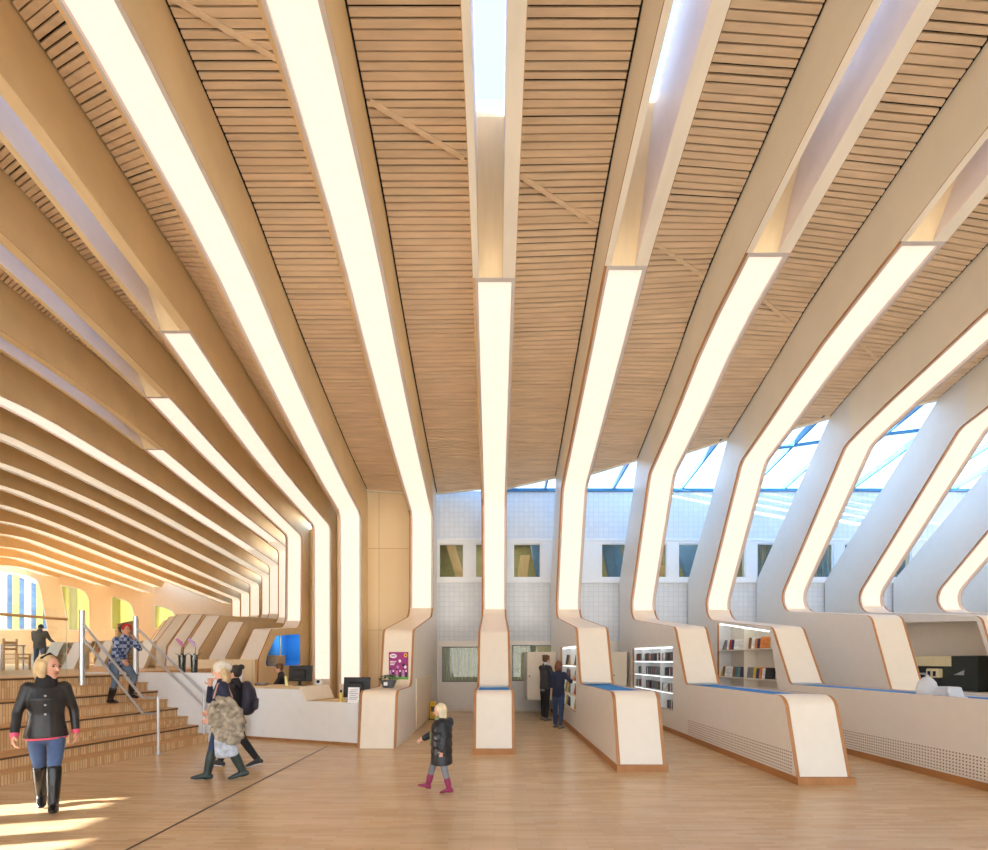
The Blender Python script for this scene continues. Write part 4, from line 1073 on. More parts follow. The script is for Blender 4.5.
rc = lambda a, b_, c, d: [(a, b_), (c, b_), (c, d), (a, d)]
def ell(cx, cy, rx, ry, n=14): return [(cx + rx * math.cos(2 * math.pi * i / n), cy + ry * math.sin(2 * math.pi * i / n)) for i in range(n)]
flat(rc(389, 652, 408.5, 679.5), 'sheet', mg, .0); flat(rc(389, 675.5, 408.5, 679.4), 'green_strip', gp, .002)
sb_ = flat(ell(393.5, 656, 3.6, 2.2), 'speech_bubble', wp, .003); flat(rc(391.5, 655.4, 395.6, 656.4), 'bubble_text', mg, .006, sb_); sb_ = flat(ell(405.7, 655.3, 1.7, 2.1), 'sticker', yp, .003); flat(ell(405.7, 655.3, .8, 1), 'sticker_mark', bk, .006, sb_)
for i, (x, y) in enumerate(((390.5, 671), (393.5, 673), (397, 671.5), (400.3, 673), (403.5, 671), (406.3, 673))):
    flat([(x - 1.3, 677), (x + 1.3, 677), (x + .8, y - 1), (x - .8, y - 1)], 'printed_figure', bk if i % 2 else lp, .003); flat(ell(x, y - 2, .8, 1, 8), 'printed_head', wp if i % 2 else bk, .005, COL.objects[-1])
for i, (x, y) in enumerate(((400, 661), (403.6, 665), (398, 667), (405.5, 667))): flat(ell(x, y, 1.4, 1.6, 10), 'printed_dot', (wp, bk, lp, wp)[i], .003)
for i in range(3): flat(rc(390.3, 661 + i * 1.6, 396.5 - i, 661.8 + i * 1.6), 'printed_line', wp, .003)
# plant on the ledge of the reception rib
c = at(388.5, 690, 9.75); c.z = H + .03 * -19.5 + .012
pt = thing('potted_plant', c, 'low green plant in a dark grey bowl on the ledge below the poster', 'plant')
potm = mat('dark grey pot', lin(92, 98, 104), .5); leafm = mat('dark green leaf', lin(58, 92, 50), .5, var=.2)
MB().lathe([(.10, 0), (.12, .01), (.17, .15), (.155, .15), (.11, .03)], c, 18).build('bowl', potm, pt, True)
m = MB()
random.seed(11)
for i in range(110):
    a = random.uniform(0, 6.28); r = random.uniform(.0, .20); q = c + Vector((r * math.cos(a), r * math.sin(a), .14 + random.uniform(0, .12) - r * .2))
    d = Vector((math.cos(a), math.sin(a), random.uniform(-.2, .7))).normalized() * .08; s = Vector((-d.y, d.x, 0)).normalized() * .032
    m.add([q, q + d * .5 + s, q + d, q + d * .5 - s], [(0, 1, 2, 3)])
m.build('leaves', leafm, pt)
MB().box(c.x - .06, c.x + .02, c.y - .178, c.y - .172, .05 + c.z, c.z + .12).build('pot_tag', wp, pt)
# orchids on the parapet
for i, (x, col) in enumerate(((191, 'pink'), (204.5, 'lilac'))):
    Y = 9.95 + .0 * i; c = at(x, 660, Y); s_ = (c.x - F0.x) / pv.x; c = F0 + pv * s_ + e * .105; c.z = HU + .03
    t = thing('orchid', c, '%s orchid in a tall smoky glass vase on the white parapet, %s one' % (col, ('left', 'right')[i]), 'plant', 'orchids on the parapet')
    MB().lathe([(.05, 0), (.06, .01), (.07, .36), (.065, .36), (.05, .03)], c, 16).build('vase', smoky, t, True)
    MB().lathe([(.045, .01), (.05, .22), (.02, .26)], c, 12).build('moss', mat('dark moss', lin(62, 74, 50), .9), t, True)
    st_ = [c + Vector((.0, 0, .2)), c + Vector((.02, .01, .5)), c + Vector((.0, .0, .62)), c + Vector((-.07, 0, .68))]
    MB().tube(st_, .006, 6).build('stem', leafm, t, True)
    for j in range(4):
        q = c + Vector((.02 - .035 * j, -.02, .56 + .04 * j)); f = MB()
        for a in range(5):
            an = a * 6.28 / 5 + .3; d = Vector((math.cos(an), -.2, math.sin(an))) * .04; s = Vector((-math.sin(an), 0, math.cos(an))) * .016
            f.add([q, q + d * .6 + s, q + d, q + d * .6 - s], [(0, 1, 2, 3)])
        f.build('flower', mat('orchid ' + col, lin(206, 120, 170) if col == 'pink' else lin(190, 160, 206), .6), t)
    for j in range(3):
        an = j * 2.1; d = Vector((math.cos(an), math.sin(an), .5)) * .16; s = Vector((-d.y, d.x, 0)).normalized() * .03; q = c + Vector((0, 0, .33))
        MB().add([q, q + d * .5 + s, q + d, q + d * .5 - s], [(0, 1, 2, 3)]).build('leaf', leafm, t)
# notices on the birch reception wall
for i, (xa, ya, xb, yb_) in enumerate(((224.5, 669, 233, 681), (233.6, 668, 243, 680.5))):
    Y = D * 1.186 - .14; p, q = at(xa, yb_, Y), at(xb, ya, Y)
    t = thing('wall_notice', (p.x, Y, p.z), ('plain white notice sheet on the birch wall behind the desk', 'white notice sheet with a blue mark on the birch wall behind the desk')[i], 'notice')
    MB().box(p.x, q.x, Y, Y + .01, p.z, q.z).build('sheet', wp, t) ; sheet_ = COL.objects[-1]
    for j in range(4): MB().box(p.x + .04, q.x - .05 - .03 * (j % 2), Y - .004, Y, q.z - .16 - .06 * j, q.z - .135 - .06 * j).build('text_line', ink, sheet_)
    if i: MB().lathe([(.05, -.006), (.05, 0)], (q.x - .09, Y, q.z - .08), 14, axis='Y').build('blue_mark', blue, sheet_)

# ------------------------------------------------------------------ low bookshelves on the raised floor
def bookshelf(x0, x1, Y, h, label, short, rows=2):
    a, b = at(x0, 660, Y).x, at(x1, 660, Y).x
    t = thing('low_bookshelf', ((a + b) / 2, Y, HU), label, 'bookshelf', 'low bookshelves on the raised floor')
    sl_ = .55 * h
    for x in (a, b):
        P = [(Y - sl_ - .1, HU), (Y + .25 - sl_, HU), (Y + .25, HU + h), (Y - .12, HU + h)]
        MB().prism(P, [], x - .03, x + .03, YZX, 0, 1).build('sloping_end', [birch, lam], t)
        MB().hexa([(x - .2, Y - sl_ - .13, HU), (x + .2, Y - sl_ - .13, HU), (x + .2, Y - sl_ - .1, HU), (x - .2, Y - sl_ - .1, HU), (x - .2, Y - .15, HU + h), (x + .2, Y - .15, HU + h), (x + .2, Y - .12, HU + h), (x - .2, Y - .12, HU + h)]).build('sloping_face', lam, t)
    MB().box(a, b, Y + .2, Y + .22, HU, HU + h).build('back_panel', birch, t)
    MB().box(a, b, Y - .12, Y + .22, HU + h - .03, HU + h).build('top_board', birch, t)
    for r in range(rows):
        z = HU + .12 + r * (h - .12) / rows
        MB().box(a, b, Y - .12 - .1, Y + .2, z - .025, z).build('shelf_board', birch, t)
        x = a + .24
        i = 0
        while x < b - .24:
            c = random.choice(list(PAL)); th = random.choice((.05, .06, .045)); hh = random.uniform(.2, .27)
            me = boxmesh('book', th - .003, .16, round(hh, 2), pmat(c))
            place('book', me, (x + th / 2, Y - .02, z + .001), (0, 0, 0), '%s book in the %s row of the %s' % (c, ('lower', 'upper')[r], short), 'book', 'books in the ' + short)
            x += th
            if random.random() < .05: x += .12
bookshelf(62, 84, 15.6, .88, 'low bookshelf with sloping white ends behind the handrail post, nearest of its row', 'low shelf behind the handrail post')
bookshelf(46, 61, 18.6, .85, 'low bookshelf beside the legs of the man in the dark jacket', 'low shelf by the man in the jacket')
bookshelf(66, 83, 22.5, 1.15, 'far low bookshelf below the second yellow window', 'far shelf under the second yellow window')
bookshelf(91, 112, 22.0, 1.2, 'far low bookshelf left of the woman with the red headband', 'far shelf left of the headband woman')
bookshelf(134, 152, 17.0, 1.0, 'low bookshelf right of the woman with the red headband', 'low shelf right of the headband woman')
# ------------------------------------------------------------------ people
def loft(mb, pts, side, n=14, dome=1.0):
    """pts: (point, half width along side, half depth); closed tube with domed ends"""
    P = [Vector(p[0]) for p in pts]
    rows = []
    def ring(c, d, ra, rb):
        a = side - d * side.dot(d)
        if a.length < 1e-3: a = Vector((d.y, -d.x, 0)) if abs(d.z) < .9 else Vector((1, 0, 0))
        a.normalize(); b = d.cross(a).normalized()
        return [c + a * ra * math.cos(2 * math.pi * j / n) + b * rb * math.sin(2 * math.pi * j / n) for j in range(n)]
    for i, p in enumerate(pts):
        d = (P[min(i + 1, len(P) - 1)] - P[max(i - 1, 0)]).normalized()
        if i == 0:
            for t in (.98, .7, .35): rows.append(ring(P[0] - d * min(p[1], p[2]) * t * dome, d, p[1] * math.sqrt(1 - t * t), p[2] * math.sqrt(1 - t * t)))
        rows.append(ring(P[i], d, p[1], p[2]))
        if i == len(pts) - 1:
            for t in (.35, .7, .98): rows.append(ring(P[i] + d * min(p[1], p[2]) * t * (dome if dome == 1 else 1), d, p[1] * math.sqrt(1 - t * t), p[2] * math.sqrt(1 - t * t)))
    vs = [v for r in rows for v in r]; fs = []
    for i in range(len(rows) - 1):
        for j in range(n): fs.append((i * n + j, i * n + (j + 1) % n, (i + 1) * n + (j + 1) % n, (i + 1) * n + j))
    fs += [tuple(range(n))[::-1], tuple((len(rows) - 1) * n + j for j in range(n))]
    mb.add(vs, fs)
def ball(mb, c, r3, ax=None, n=16):
    c = Vector(c); ax = ax or (Vector((1, 0, 0)), Vector((0, 1, 0)), Vector((0, 0, 1)))
    vs = []; m = n // 2; fs = []
    for i in range(m + 1):
        th = math.pi * min(max(i / m, .02), .98)
        for j in range(n):
            ph = 2 * math.pi * j / n
            vs.append(c + ax[0] * r3[0] * math.sin(th) * math.cos(ph) + ax[1] * r3[1] * math.sin(th) * math.sin(ph) + ax[2] * r3[2] * math.cos(th))
    for i in range(m):
        for j in range(n): fs.append((i * n + j, i * n + (j + 1) % n, (i + 1) * n + (j + 1) % n, (i + 1) * n + j))
    fs += [tuple(range(n)), tuple(m * n + j for j in range(n))[::-1]]
    mb.add(vs, fs)
def meld(mb, name, m, parent, vox=.012, smooth=4):
    """one continuous skin over all the pieces in mb"""
    me = bpy.data.meshes.new(name); me.from_pydata(mb.v, [], mb.f)
    bm = bmesh.new(); bm.from_mesh(me); bmesh.ops.recalc_face_normals(bm, faces=bm.faces); bm.to_mesh(me); bm.free()
    o = bpy.data.objects.new(name, me); COL.objects.link(o)
    r = o.modifiers.new('skin', 'REMESH'); r.mode = 'VOXEL'; r.voxel_size = vox
    s = o.modifiers.new('smooth', 'SMOOTH'); s.iterations = smooth; s.factor = .5
    dg = bpy.context.evaluated_depsgraph_get(); dg.update()
    out = bpy.data.meshes.new_from_object(o.evaluated_get(dg)); o.modifiers.clear(); o.data = out; bpy.data.meshes.remove(me)
    out.materials.clear(); out.materials.append(m)
    for p in out.polygons: p.use_smooth = True
    adopt(o, parent); return o

skin = mat('fair skin', lin(226, 172, 146), .5, var=.04); skin2 = mat('tan skin', lin(196, 140, 108), .5, var=.04)
eyem = mat('eye', lin(40, 32, 30), .3); lipm = mat('lips', lin(186, 96, 92), .5)
def cloth(n, c, rough=.8, var=.15, scale=9, bump=.3): return mat(n, lin(*c), rough, var=var, scale=scale, bump=bump)
jeans = cloth('blue denim', (74, 98, 140), var=.28, scale=5); jeansd = cloth('dark blue denim', (52, 70, 104), var=.2, scale=5); jeansg = cloth('grey blue denim', (92, 108, 128), var=.2, scale=5)
leather = cloth('black leather', (40, 38, 38), .38, .3, 7, .5); bootm = cloth('black boot leather', (28, 27, 28), .25, .2, 9); rubber = cloth('dark green rubber', (52, 66, 64), .35)
blackc = cloth('black cloth', (32, 32, 36)); navyc = cloth('navy knit', (36, 42, 66)); charcoal = cloth('charcoal cloth', (62, 62, 64)); puffer = cloth('black padded nylon', (28, 30, 36), .45)
greyc = cloth('grey cloth', (132, 134, 140)); wool = cloth('off white wool', (216, 208, 192), .9); magb = cloth('magenta rubber', (150, 44, 88), .35); greens = cloth('sage green scarf', (134, 140, 102), .9)
blond = cloth('blond hair', (206, 178, 132), .6, .25, 12); brownh = cloth('brown hair', (104, 70, 46), .6, .25, 12); redbr = cloth('reddish brown hair', (122, 72, 42), .6, .25, 12); darkh = cloth('dark hair', (38, 30, 28), .6, .2, 12); paleblond = cloth('pale blond hair', (222, 206, 172), .7, .2, 12)
pinkc = cloth('pink cotton', (236, 96, 128)); redc = cloth('red cotton', (206, 40, 40)); whitec = cloth('white cotton', (228, 228, 230)); shoeg = cloth('grey suede', (128, 118, 112))
def plaid():
    m = mat('blue plaid flannel', lin(58, 76, 118), .8); nt = m.node_tree; b = nt.nodes['Principled BSDF']
    ck = nt.nodes.new('ShaderNodeTexChecker'); ck.inputs['Scale'].default_value = 16; ck.inputs['Color1'].default_value = (*lin(46, 60, 104), 1); ck.inputs['Color2'].default_value = (*lin(150, 162, 186), 1)
    tc = nt.nodes.new('ShaderNodeTexCoord'); nt.links.new(tc.outputs['Object'], ck.inputs['Vector']); nt.links.new(ck.outputs['Color'], b.inputs['Base Color']); return m
plaidm = plaid()

class Fig:
    def __init__(s, loc, head_deg, Ht, label, legs, arms, lean=0, yaw=0, pitch=0, sk=skin, hs=1.05, sh=.16, vox=.009, foot=(0, 0), bulk=1.0):
        a = math.radians(head_deg); s.f = Vector((math.cos(a), math.sin(a), 0)); s.r = Vector((math.sin(a), -math.cos(a), 0)); s.k = Ht / 1.70
        s.root = thing('person', loc, label, 'person'); s.vox = vox; s.sk = sk; s.bulk = bulk
        L = math.radians(lean); k = s.k; up = Vector((0, 0, 1))
        s.tu = (up * math.cos(L) + s.f * math.sin(L)); s.tf = (s.f * math.cos(L) - up * math.sin(L))
        P = Vector((0, 0, .92 * k))
        T = lambda fw, rt, z: P + s.tf * fw * k + s.r * rt * k + s.tu * (z - .92) * k
        def dirv(fl, side, ab): fl, ab = math.radians(fl), math.radians(ab); return s.f * math.sin(fl) * math.cos(ab) + s.r * side * math.sin(ab) - up * math.cos(fl) * math.cos(ab)
        s.legs = []
        for side, (hf, kf, ab), fp in ((-1, legs[0], foot[0]), (1, legs[1], foot[1])):
            hip = P + s.r * side * .09 * k - up * .02 * k; kn = hip + dirv(hf, side, ab) * .42 * k; an = kn + dirv(hf - kf, side, ab * .3) * .40 * k
            fa = math.radians(fp); toe = an + (s.f * math.cos(fa) + up * math.sin(fa)) * .15 * k - (up * math.cos(fa) - s.f * math.sin(fa)) * .05 * k
            heel = an - (s.f * math.cos(fa) + up * math.sin(fa)) * .04 * k - (up * math.cos(fa) - s.f * math.sin(fa)) * .045 * k
            s.legs.append([hip, kn, an, heel, toe])
        lo = min(min(l[3].z, l[4].z) for l in s.legs) - .033 * k
        sh_ = Vector(loc) - up * lo
        cx = sum((l[2] for l in s.legs), Vector()) / 2; 
        s.legs = [[p + sh_ for p in l] for l in s.legs]
        s.T = lambda fw, rt, z: T(fw, rt, z) + sh_
        s.pelvis = P + sh_
        s.arms = []
        for side, (fl, ab, ef, inw) in ((-1, arms[0]), (1, arms[1])):
            if isinstance(fl, str):      # hand brought to a point: ab = point in the head's frame or in the room
                s.arms.append([s.T(-.005, side * sh, 1.375), ab, ef, inw, side]); continue
            shp = s.T(-.005, side * sh, 1.375); el = shp + dirv(fl, side, ab) * .285 * k
            d2 = dirv(fl + ef, side, ab * .6); d2 = (d2 - s.r * side * math.tan(math.radians(inw))).normalized()
            wr = el + d2 * .245 * k; s.arms.append([shp, el, wr, d2, side])
        y = math.radians(yaw); pt = math.radians(pitch)
        s.hf0 = s.f * math.cos(y) - s.r * math.sin(y); s.hr = s.r * math.cos(y) + s.f * math.sin(y)
        s.hf = s.hf0 * math.cos(pt) - up * math.sin(pt); s.hu = up * math.cos(pt) + s.hf0 * math.sin(pt)
        s.nk = s.T(.0, 0, 1.43); s.hk = k * hs
        s.hc = s.nk + s.tu * .045 * k + s.hu * .095 * s.hk + s.hf * .018 * s.hk
        s.ax = (s.hr, s.hf, s.hu)
        for i, A_ in enumerate(s.arms):
            if isinstance(A_[2], Vector): continue
            shp, tgt, out, mode, side = A_
            T_ = s.hp(*tgt) if mode == 'head' else Vector(tgt)
            v = T_ - shp; L1_, L2_ = .285 * k, .245 * k; dd_ = min(v.length, (L1_ + L2_) * .98); v.normalize()
            ca = (L1_ ** 2 + dd_ ** 2 - L2_ ** 2) / (2 * L1_ * dd_); hgt = L1_ * math.sqrt(max(0, 1 - ca * ca))
            pole = (s.r * side * out - Vector((0, 0, 1))); pole = (pole - v * pole.dot(v)).normalized()
            el = shp + v * L1_ * ca + pole * hgt; wr = shp + v * dd_; s.arms[i] = [shp, el, wr, (wr - el).normalized(), side]
        s.body()
    def hp(s, fw, rt, z): return s.hc + (s.hf * fw + s.hr * rt + s.hu * z) * s.hk
    def body(s):
        m = MB(); k = s.k; h = s.hk
        ball(m, s.hp(0, 0, .012), (.072 * h, .092 * h, .108 * h), s.ax)
        loft(m, [(s.hp(.03, 0, -.06), .05 * h, .05 * h), (s.hp(.052, 0, -.088), .028 * h, .026 * h)], s.hr)       # jaw and chin
        loft(m, [(s.hp(.086, 0, .018), .008 * h, .008 * h), (s.hp(.104, 0, -.022), .013 * h, .012 * h)], s.hr, 8)     # nose
        for sd in (-1, 1): ball(m, s.hp(-.005, sd * .075, -.005), (.009 * h, .018 * h, .03 * h), s.ax, 10)
        loft(m, [(s.nk - s.tu * .03 * k, .058 * k, .055 * k), (s.hp(-.012, 0, -.07), .05 * h, .052 * h)], s.r)
        loft(m, [(s.T(0, 0, .86), .15 * k, .10 * k), (s.T(0, 0, .95), .15 * k, .105 * k), (s.T(0, 0, 1.08), .125 * k, .09 * k), (s.T(.01, 0, 1.25), .15 * k, .105 * k), (s.T(-.005, 0, 1.37), .13 * k, .085 * k), (s.T(0, 0, 1.42), .07 * k, .06 * k)], s.r)
        for l in s.legs:
            loft(m, [(l[0], .08 * k, .08 * k), (l[1], .052 * k, .055 * k)], s.r); loft(m, [(l[1], .05 * k, .052 * k), (l[1].lerp(l[2], .3), .05 * k, .055 * k), (l[2], .035 * k, .038 * k)], s.r)
            loft(m, [(l[3], .032 * k, .032 * k), (l[4], .036 * k, .024 * k)], s.r)
        for shp, el, wr, d, side in s.arms:
            loft(m, [(shp, .05 * k, .05 * k), (el, .037 * k, .037 * k)], s.f); loft(m, [(el, .037 * k, .037 * k), (wr, .024 * k, .027 * k)], s.f)
            lat = s.f - d * s.f.dot(d)
            if lat.length < .3: lat = Vector((0, 0, 1)) - d * d.z
            lat.normalize(); cu = (-s.r * side) - d * (-s.r * side).dot(d) - lat * (-s.r * side).dot(lat); cu.normalize()
            pe = wr + d * .085 * k
            loft(m, [(wr + d * .01 * k, .026 * k, .02 * k), (pe, .04 * k, .017 * k)], lat)
            for q, ln in ((-1.5, .062), (-.5, .075), (.5, .08), (1.5, .07)):
                b = pe + lat * q * .021 * k; c = b + (d * .85 + cu * .35 + lat * q * .06).normalized() * ln * .55 * k; t = c + (d * .55 + cu * .8).normalized() * ln * .5 * k
                loft(m, [(b, .0095 * k, .0095 * k), (c, .009 * k, .009 * k), (t, .0075 * k, .0075 * k)], lat, 8)
            b = wr + d * .025 * k + lat * .03 * k; c = b + (lat * .8 + d * .6 + cu * .3).normalized() * .045 * k
            loft(m, [(b, .012 * k, .012 * k), (c, .0105 * k, .0105 * k), (c + (d + cu * .4).normalized() * .03 * k, .009 * k, .009 * k)], lat, 8)
        o = meld(m, 'body', s.sk, s.root, s.vox, 3)
        for sd in (-1, 1):
            e_ = MB(); ball(e_, s.hp(.083, sd * .031, .018), (.012 * h, .008 * h, .008 * h), s.ax, 10); e_.build('eye', eyem, s.root, True)
            e_ = MB(); loft(e_, [(s.hp(.088, sd * .018, .036), .0025 * h, .0025 * h), (s.hp(.082, sd * .045, .038), .002 * h, .002 * h)], s.hu, 8); e_.build('eyebrow', brownh, s.root, True)
        e_ = MB(); ball(e_, s.hp(.088, 0, -.05), (.02 * h, .008 * h, .008 * h), s.ax, 10); e_.build('lips', lipm, s.root, True)
        return o
    def top(s, name, m, hem=.84, sleeve=1.0, fat=1.0, vox=.012, flare=1.0, collar=True, sl=.86):
        k = s.k * fat * s.bulk; mb = MB(); kk = s.k
        tors = [(s.T(0, 0, hem), .168 * k * flare, .118 * k * flare), (s.T(0, 0, .97), .158 * k, .115 * k), (s.T(.0, 0, 1.08), .148 * k, .112 * k), (s.T(.012, 0, 1.24), .168 * k, .125 * k), (s.T(-.005, 0, 1.36), .155 * k, .098 * k), (s.T(-.0, 0, 1.42), .085 * k, .072 * k)]
        if hem > .96: tors = tors[:1] + tors[2:]
        loft(mb, tors, s.r, 18, .08)
        for shp, el, wr, d, side in s.arms:
            e2 = el.lerp(wr, max(0, min(1, (sleeve - .5) * 2)))
            ball(mb, shp, (.06 * k, .06 * k, .06 * k), n=12)
            loft(mb, [(shp.lerp(s.T(0, side * .1, 1.36), .3), .062 * k, .062 * k), (shp, .064 * k, .064 * k), (el, .052 * k * sl, .052 * k * sl)], s.f)
            if sleeve > .55: loft(mb, [(el, .052 * k * sl, .052 * k * sl), (e2, .044 * k * sl, .044 * k * sl)], s.f)
        if collar: loft(mb, [(s.T(-.01, 0, 1.40), .085 * kk, .08 * kk), (s.T(.0, 0, 1.46), .072 * kk, .07 * kk)], s.r)
        return meld(mb, name, m, s.root, vox)
    def trousers(s, m, fat=1.0, end=.94, name='trousers', vox=.012):
        k = s.k * fat * s.bulk; mb = MB()
        loft(mb, [(s.T(0, 0, .84), .155 * k, .115 * k), (s.T(0, 0, .93), .165 * k, .122 * k), (s.T(0, 0, 1.0), .148 * k, .11 * k)], s.r, 16)
        for l in s.legs:
            loft(mb, [(l[0] - Vector((0, 0, .03)), .08 * k, .092 * k), (l[0].lerp(l[1], .5), .08 * k, .084 * k), (l[1], .062 * k, .064 * k)], s.r)
            if end > .1: loft(mb, [(l[1], .061 * k, .064 * k), (l[1].lerp(l[2], .35 * end), .06 * k, .064 * k), (l[1].lerp(l[2], end), .05 * k, .052 * k)], s.r)
        return meld(mb, name, m, s.root, vox)
    def footwear(s, m, high=0.0, name='shoe', sole=None):
        k = s.k
        for l in s.legs:
            mb = MB(); d = (l[4] - l[3]).normalized()
            loft(mb, [(l[3], .042 * k, .04 * k), (l[3].lerp(l[4], .5) + Vector((0, 0, .012)), .046 * k, .042 * k), (l[4], .046 * k, .03 * k), (l[4] + d * .035 * k, .03 * k, .02 * k)], s.r)
            loft(mb, [(l[2] + Vector((0, 0, .02 * k)), .044 * k, .046 * k), (l[3].lerp(l[4], .25), .044 * k, .044 * k)], s.r)
            if high: loft(mb, [(l[2], .048 * k, .05 * k), (l[2].lerp(l[1], high * .6), .062 * k, .066 * k), (l[2].lerp(l[1], high), .066 * k, .068 * k)], s.r)
            o = meld(mb, name, m, s.root, .009)
            if sole:
                sb = MB(); up = Vector((0, 0, 1)); nrm = s.r.cross(d); nrm = nrm if nrm.z > 0 else -nrm
                loft(sb, [(l[3] - nrm * .03 * k, .042 * k, .012 * k), (l[4] - nrm * .024 * k + d * .03 * k, .04 * k, .012 * k)], s.r); meld(sb, 'sole', sole, o, .009, 2)
    def hair(s, m, style, fwd=(0, 0)):
        mb = MB(); h = s.hk
        ball(mb, s.hp(-.02, 0, .03), (.083 * h, .096 * h, .108 * h), s.ax)
        if style in ('bob', 'long'):
            zb = -.10 if style == 'bob' else -.17
            loft(mb, [(s.hp(-.06, 0, .03), .08 * h, .05 * h), (s.hp(-.065, 0, -.05), .082 * h, .045 * h), (s.hp(-.06, 0, zb), .07 * h, .035 * h)], s.hr)
            for sd in (-1, 1): loft(mb, [(s.hp(-.02 + fwd[sd > 0] * .6, sd * .062, .04), .03 * h, .045 * h), (s.hp(-.035 + fwd[sd > 0], sd * .078, -.03), .026 * h, .045 * h), (s.hp(-.035 + fwd[sd > 0], sd * .07, zb + .02), .02 * h, .04 * h)], s.hr, 10)
        if style == 'bun': ball(mb, s.hp(-.115, 0, .055), (.05 * h, .045 * h, .045 * h), s.ax)
        if style == 'topbun': ball(mb, s.hp(-.10, .0, .10), (.058 * h, .05 * h, .045 * h), s.ax)
        if style == 'tousled':
            random.seed(3)
            for i in range(14):
                a = i * .9; ball(mb, s.hp(-.03 + .07 * math.cos(a), .06 * math.sin(a), .085 + .02 * math.sin(i * 2.3)), (.032 * h, .034 * h, .03 * h), s.ax, 10)
        return meld(mb, 'hair', m, s.root, .009 * (h if h < 1 else 1), 3)

# --- woman in the leather jacket
p = Fig((-4.92, 5.13, 0), -46, 1.69, 'woman with blond hair in a black leather jacket, jeans and tall black boots, walking', [(15, 5, -4), (-12, 14, -5)], [(-8, 17, 14, 6), (10, 17, 12, 6)], yaw=42, pitch=2, vox=.0075, foot=(4, -16), bulk=1.0, hs=1.14, sh=.142)
p.trousers(jeans, .94, .3)
p.footwear(bootm, .95, 'boot')
jk = p.top('jacket', leather, .82, .96, 1.0, .009, sl=.86, flare=1.13)
mb = MB(); loft(mb, [(p.T(0, 0, .80), .178 * p.k, .126 * p.k), (p.T(0, 0, .83), .178 * p.k, .126 * p.k)], p.r, 18, .06); meld(mb, 'shirt_hem', pinkc, p.root, .01, 2)
for shp, el, wr, d, sd in p.arms:
    mb = MB(); loft(mb, [(wr - d * .012, .038, .038), (wr + d * .012, .036, .036)], p.f); meld(mb, 'shirt_cuff', pinkc, p.root, .008, 2)
p.hair(blond, 'bob', (.012, .045))
mb = MB(); loft(mb, [(p.hp(.0, -.072, .095), .014, .01), (p.hp(.01, 0, .135), .02, .012), (p.hp(.0, .072, .095), .014, .01)], p.hu, 10); meld(mb, 'hair_band', darkh, p.root, .007, 2)
mb = MB(); loft(mb, [(p.T(.02, 0, 1.40), .10, .09), (p.T(.02, 0, 1.45), .09, .085)], p.r); meld(mb, 'scarf', blackc, p.root, .009)
for i in range(3):
    mb = MB(); ball(mb, p.T(.14, .01, 1.28 - .1 * i), (.012, .012, .012), n=10); mb.build('jacket_button', steel, jk, True)

# --- woman coming down the steps
q = st(.95, 3.35 * GO, .85)
p = Fig(q, -12, 1.50, 'woman with a red headband and blue plaid shirt stepping down the seating steps', [(40, 52, 4), (12, 30, 4)], [('to', (.16, -.05, -.19), .6, 'head'), (18, 10, 30, 0)], lean=20, yaw=-4, pitch=-4, sk=skin2, foot=(0, -4))
p.trousers(jeansg, 1.0, .55); p.footwear(bootm, .55, 'boot'); p.top('plaid_shirt', plaidm, .80, .95, 1.06); p.hair(darkh, 'bun')
mb = MB()
for i in range(13):
    a = math.pi * (i / 12 * 1.0) ; ball(mb, p.hp(.03 + .03 * math.sin(a), .082 * math.cos(a), .03 + .085 * math.sin(a)), (.016, .03, .02), p.ax, 10)
meld(mb, 'headband', redc, p.root, .009)

# --- man upstairs seen from behind
p = Fig((-16.55, 17.0, HU), 104, 1.60, 'man in a dark grey jacket with his back turned, standing on the raised reading floor', [(2, 4, 5), (-2, 2, 5)], [(14, 10, 30, 6), (20, 16, 40, 4)], yaw=5, pitch=28, sh=.19, bulk=1.08, vox=.012)
p.trousers(jeansg); p.footwear(shoeg); p.top('jacket', cloth('grey brown jacket', (84, 80, 76)), .76, .97, 1.12); p.hair(darkh, 'short')

# --- woman in the white hat
p = Fig((-3.76, 6.46, 0), 212, 1.63, 'woman in a white knitted hat, navy top and green rubber boots, hand at her mouth', [(-13, 10, 1), (15, 4, 1)], [(-14, 12, 66, 6), ('to', (.145, .035, -.19), .5, 'head')], yaw=-14, pitch=4, vox=.0075, foot=(-10, 4))
p.trousers(jeansd, 1.0, .3); p.footwear(rubber, .78, 'rubber_boot'); p.top('navy_top', navyc, .84, .95, 1.0, .01, collar=False)
mb = MB(); loft(mb, [(p.T(0, 0, .79), .166 * p.k, .12 * p.k), (p.T(0, 0, .85), .166 * p.k, .12 * p.k)], p.r, 16, .08); meld(mb, 'white_hem', whitec, p.root, .01, 2)
p.hair(blond, 'long', (-.03, -.03))
mb = MB(); ball(mb, p.hp(-.025, 0, .045), (.094, .104, .106), p.ax); loft(mb, [(p.hp(-.02, 0, .03), .094, .108), (p.hp(-.02, 0, .055), .096, .11)], p.hr); ball(mb, p.hp(-.09, 0, .05), (.07, .06, .07), p.ax); meld(mb, 'knitted_hat', wool, p.root, .009)
mb = MB(); loft(mb, [(p.T(.11, -.12, 1.2), .025, .012), (p.T(.06, -.12, 1.40), .025, .012), (p.T(-.04, -.12, 1.42), .025, .012), (p.T(-.12, -.12, 1.2), .025, .012)], p.r); meld(mb, 'bag_strap', cloth('dusty pink strap', (206, 160, 150)), p.root, .008, 2)
hand = p.arms[0][2]; elb = p.arms[0][1]
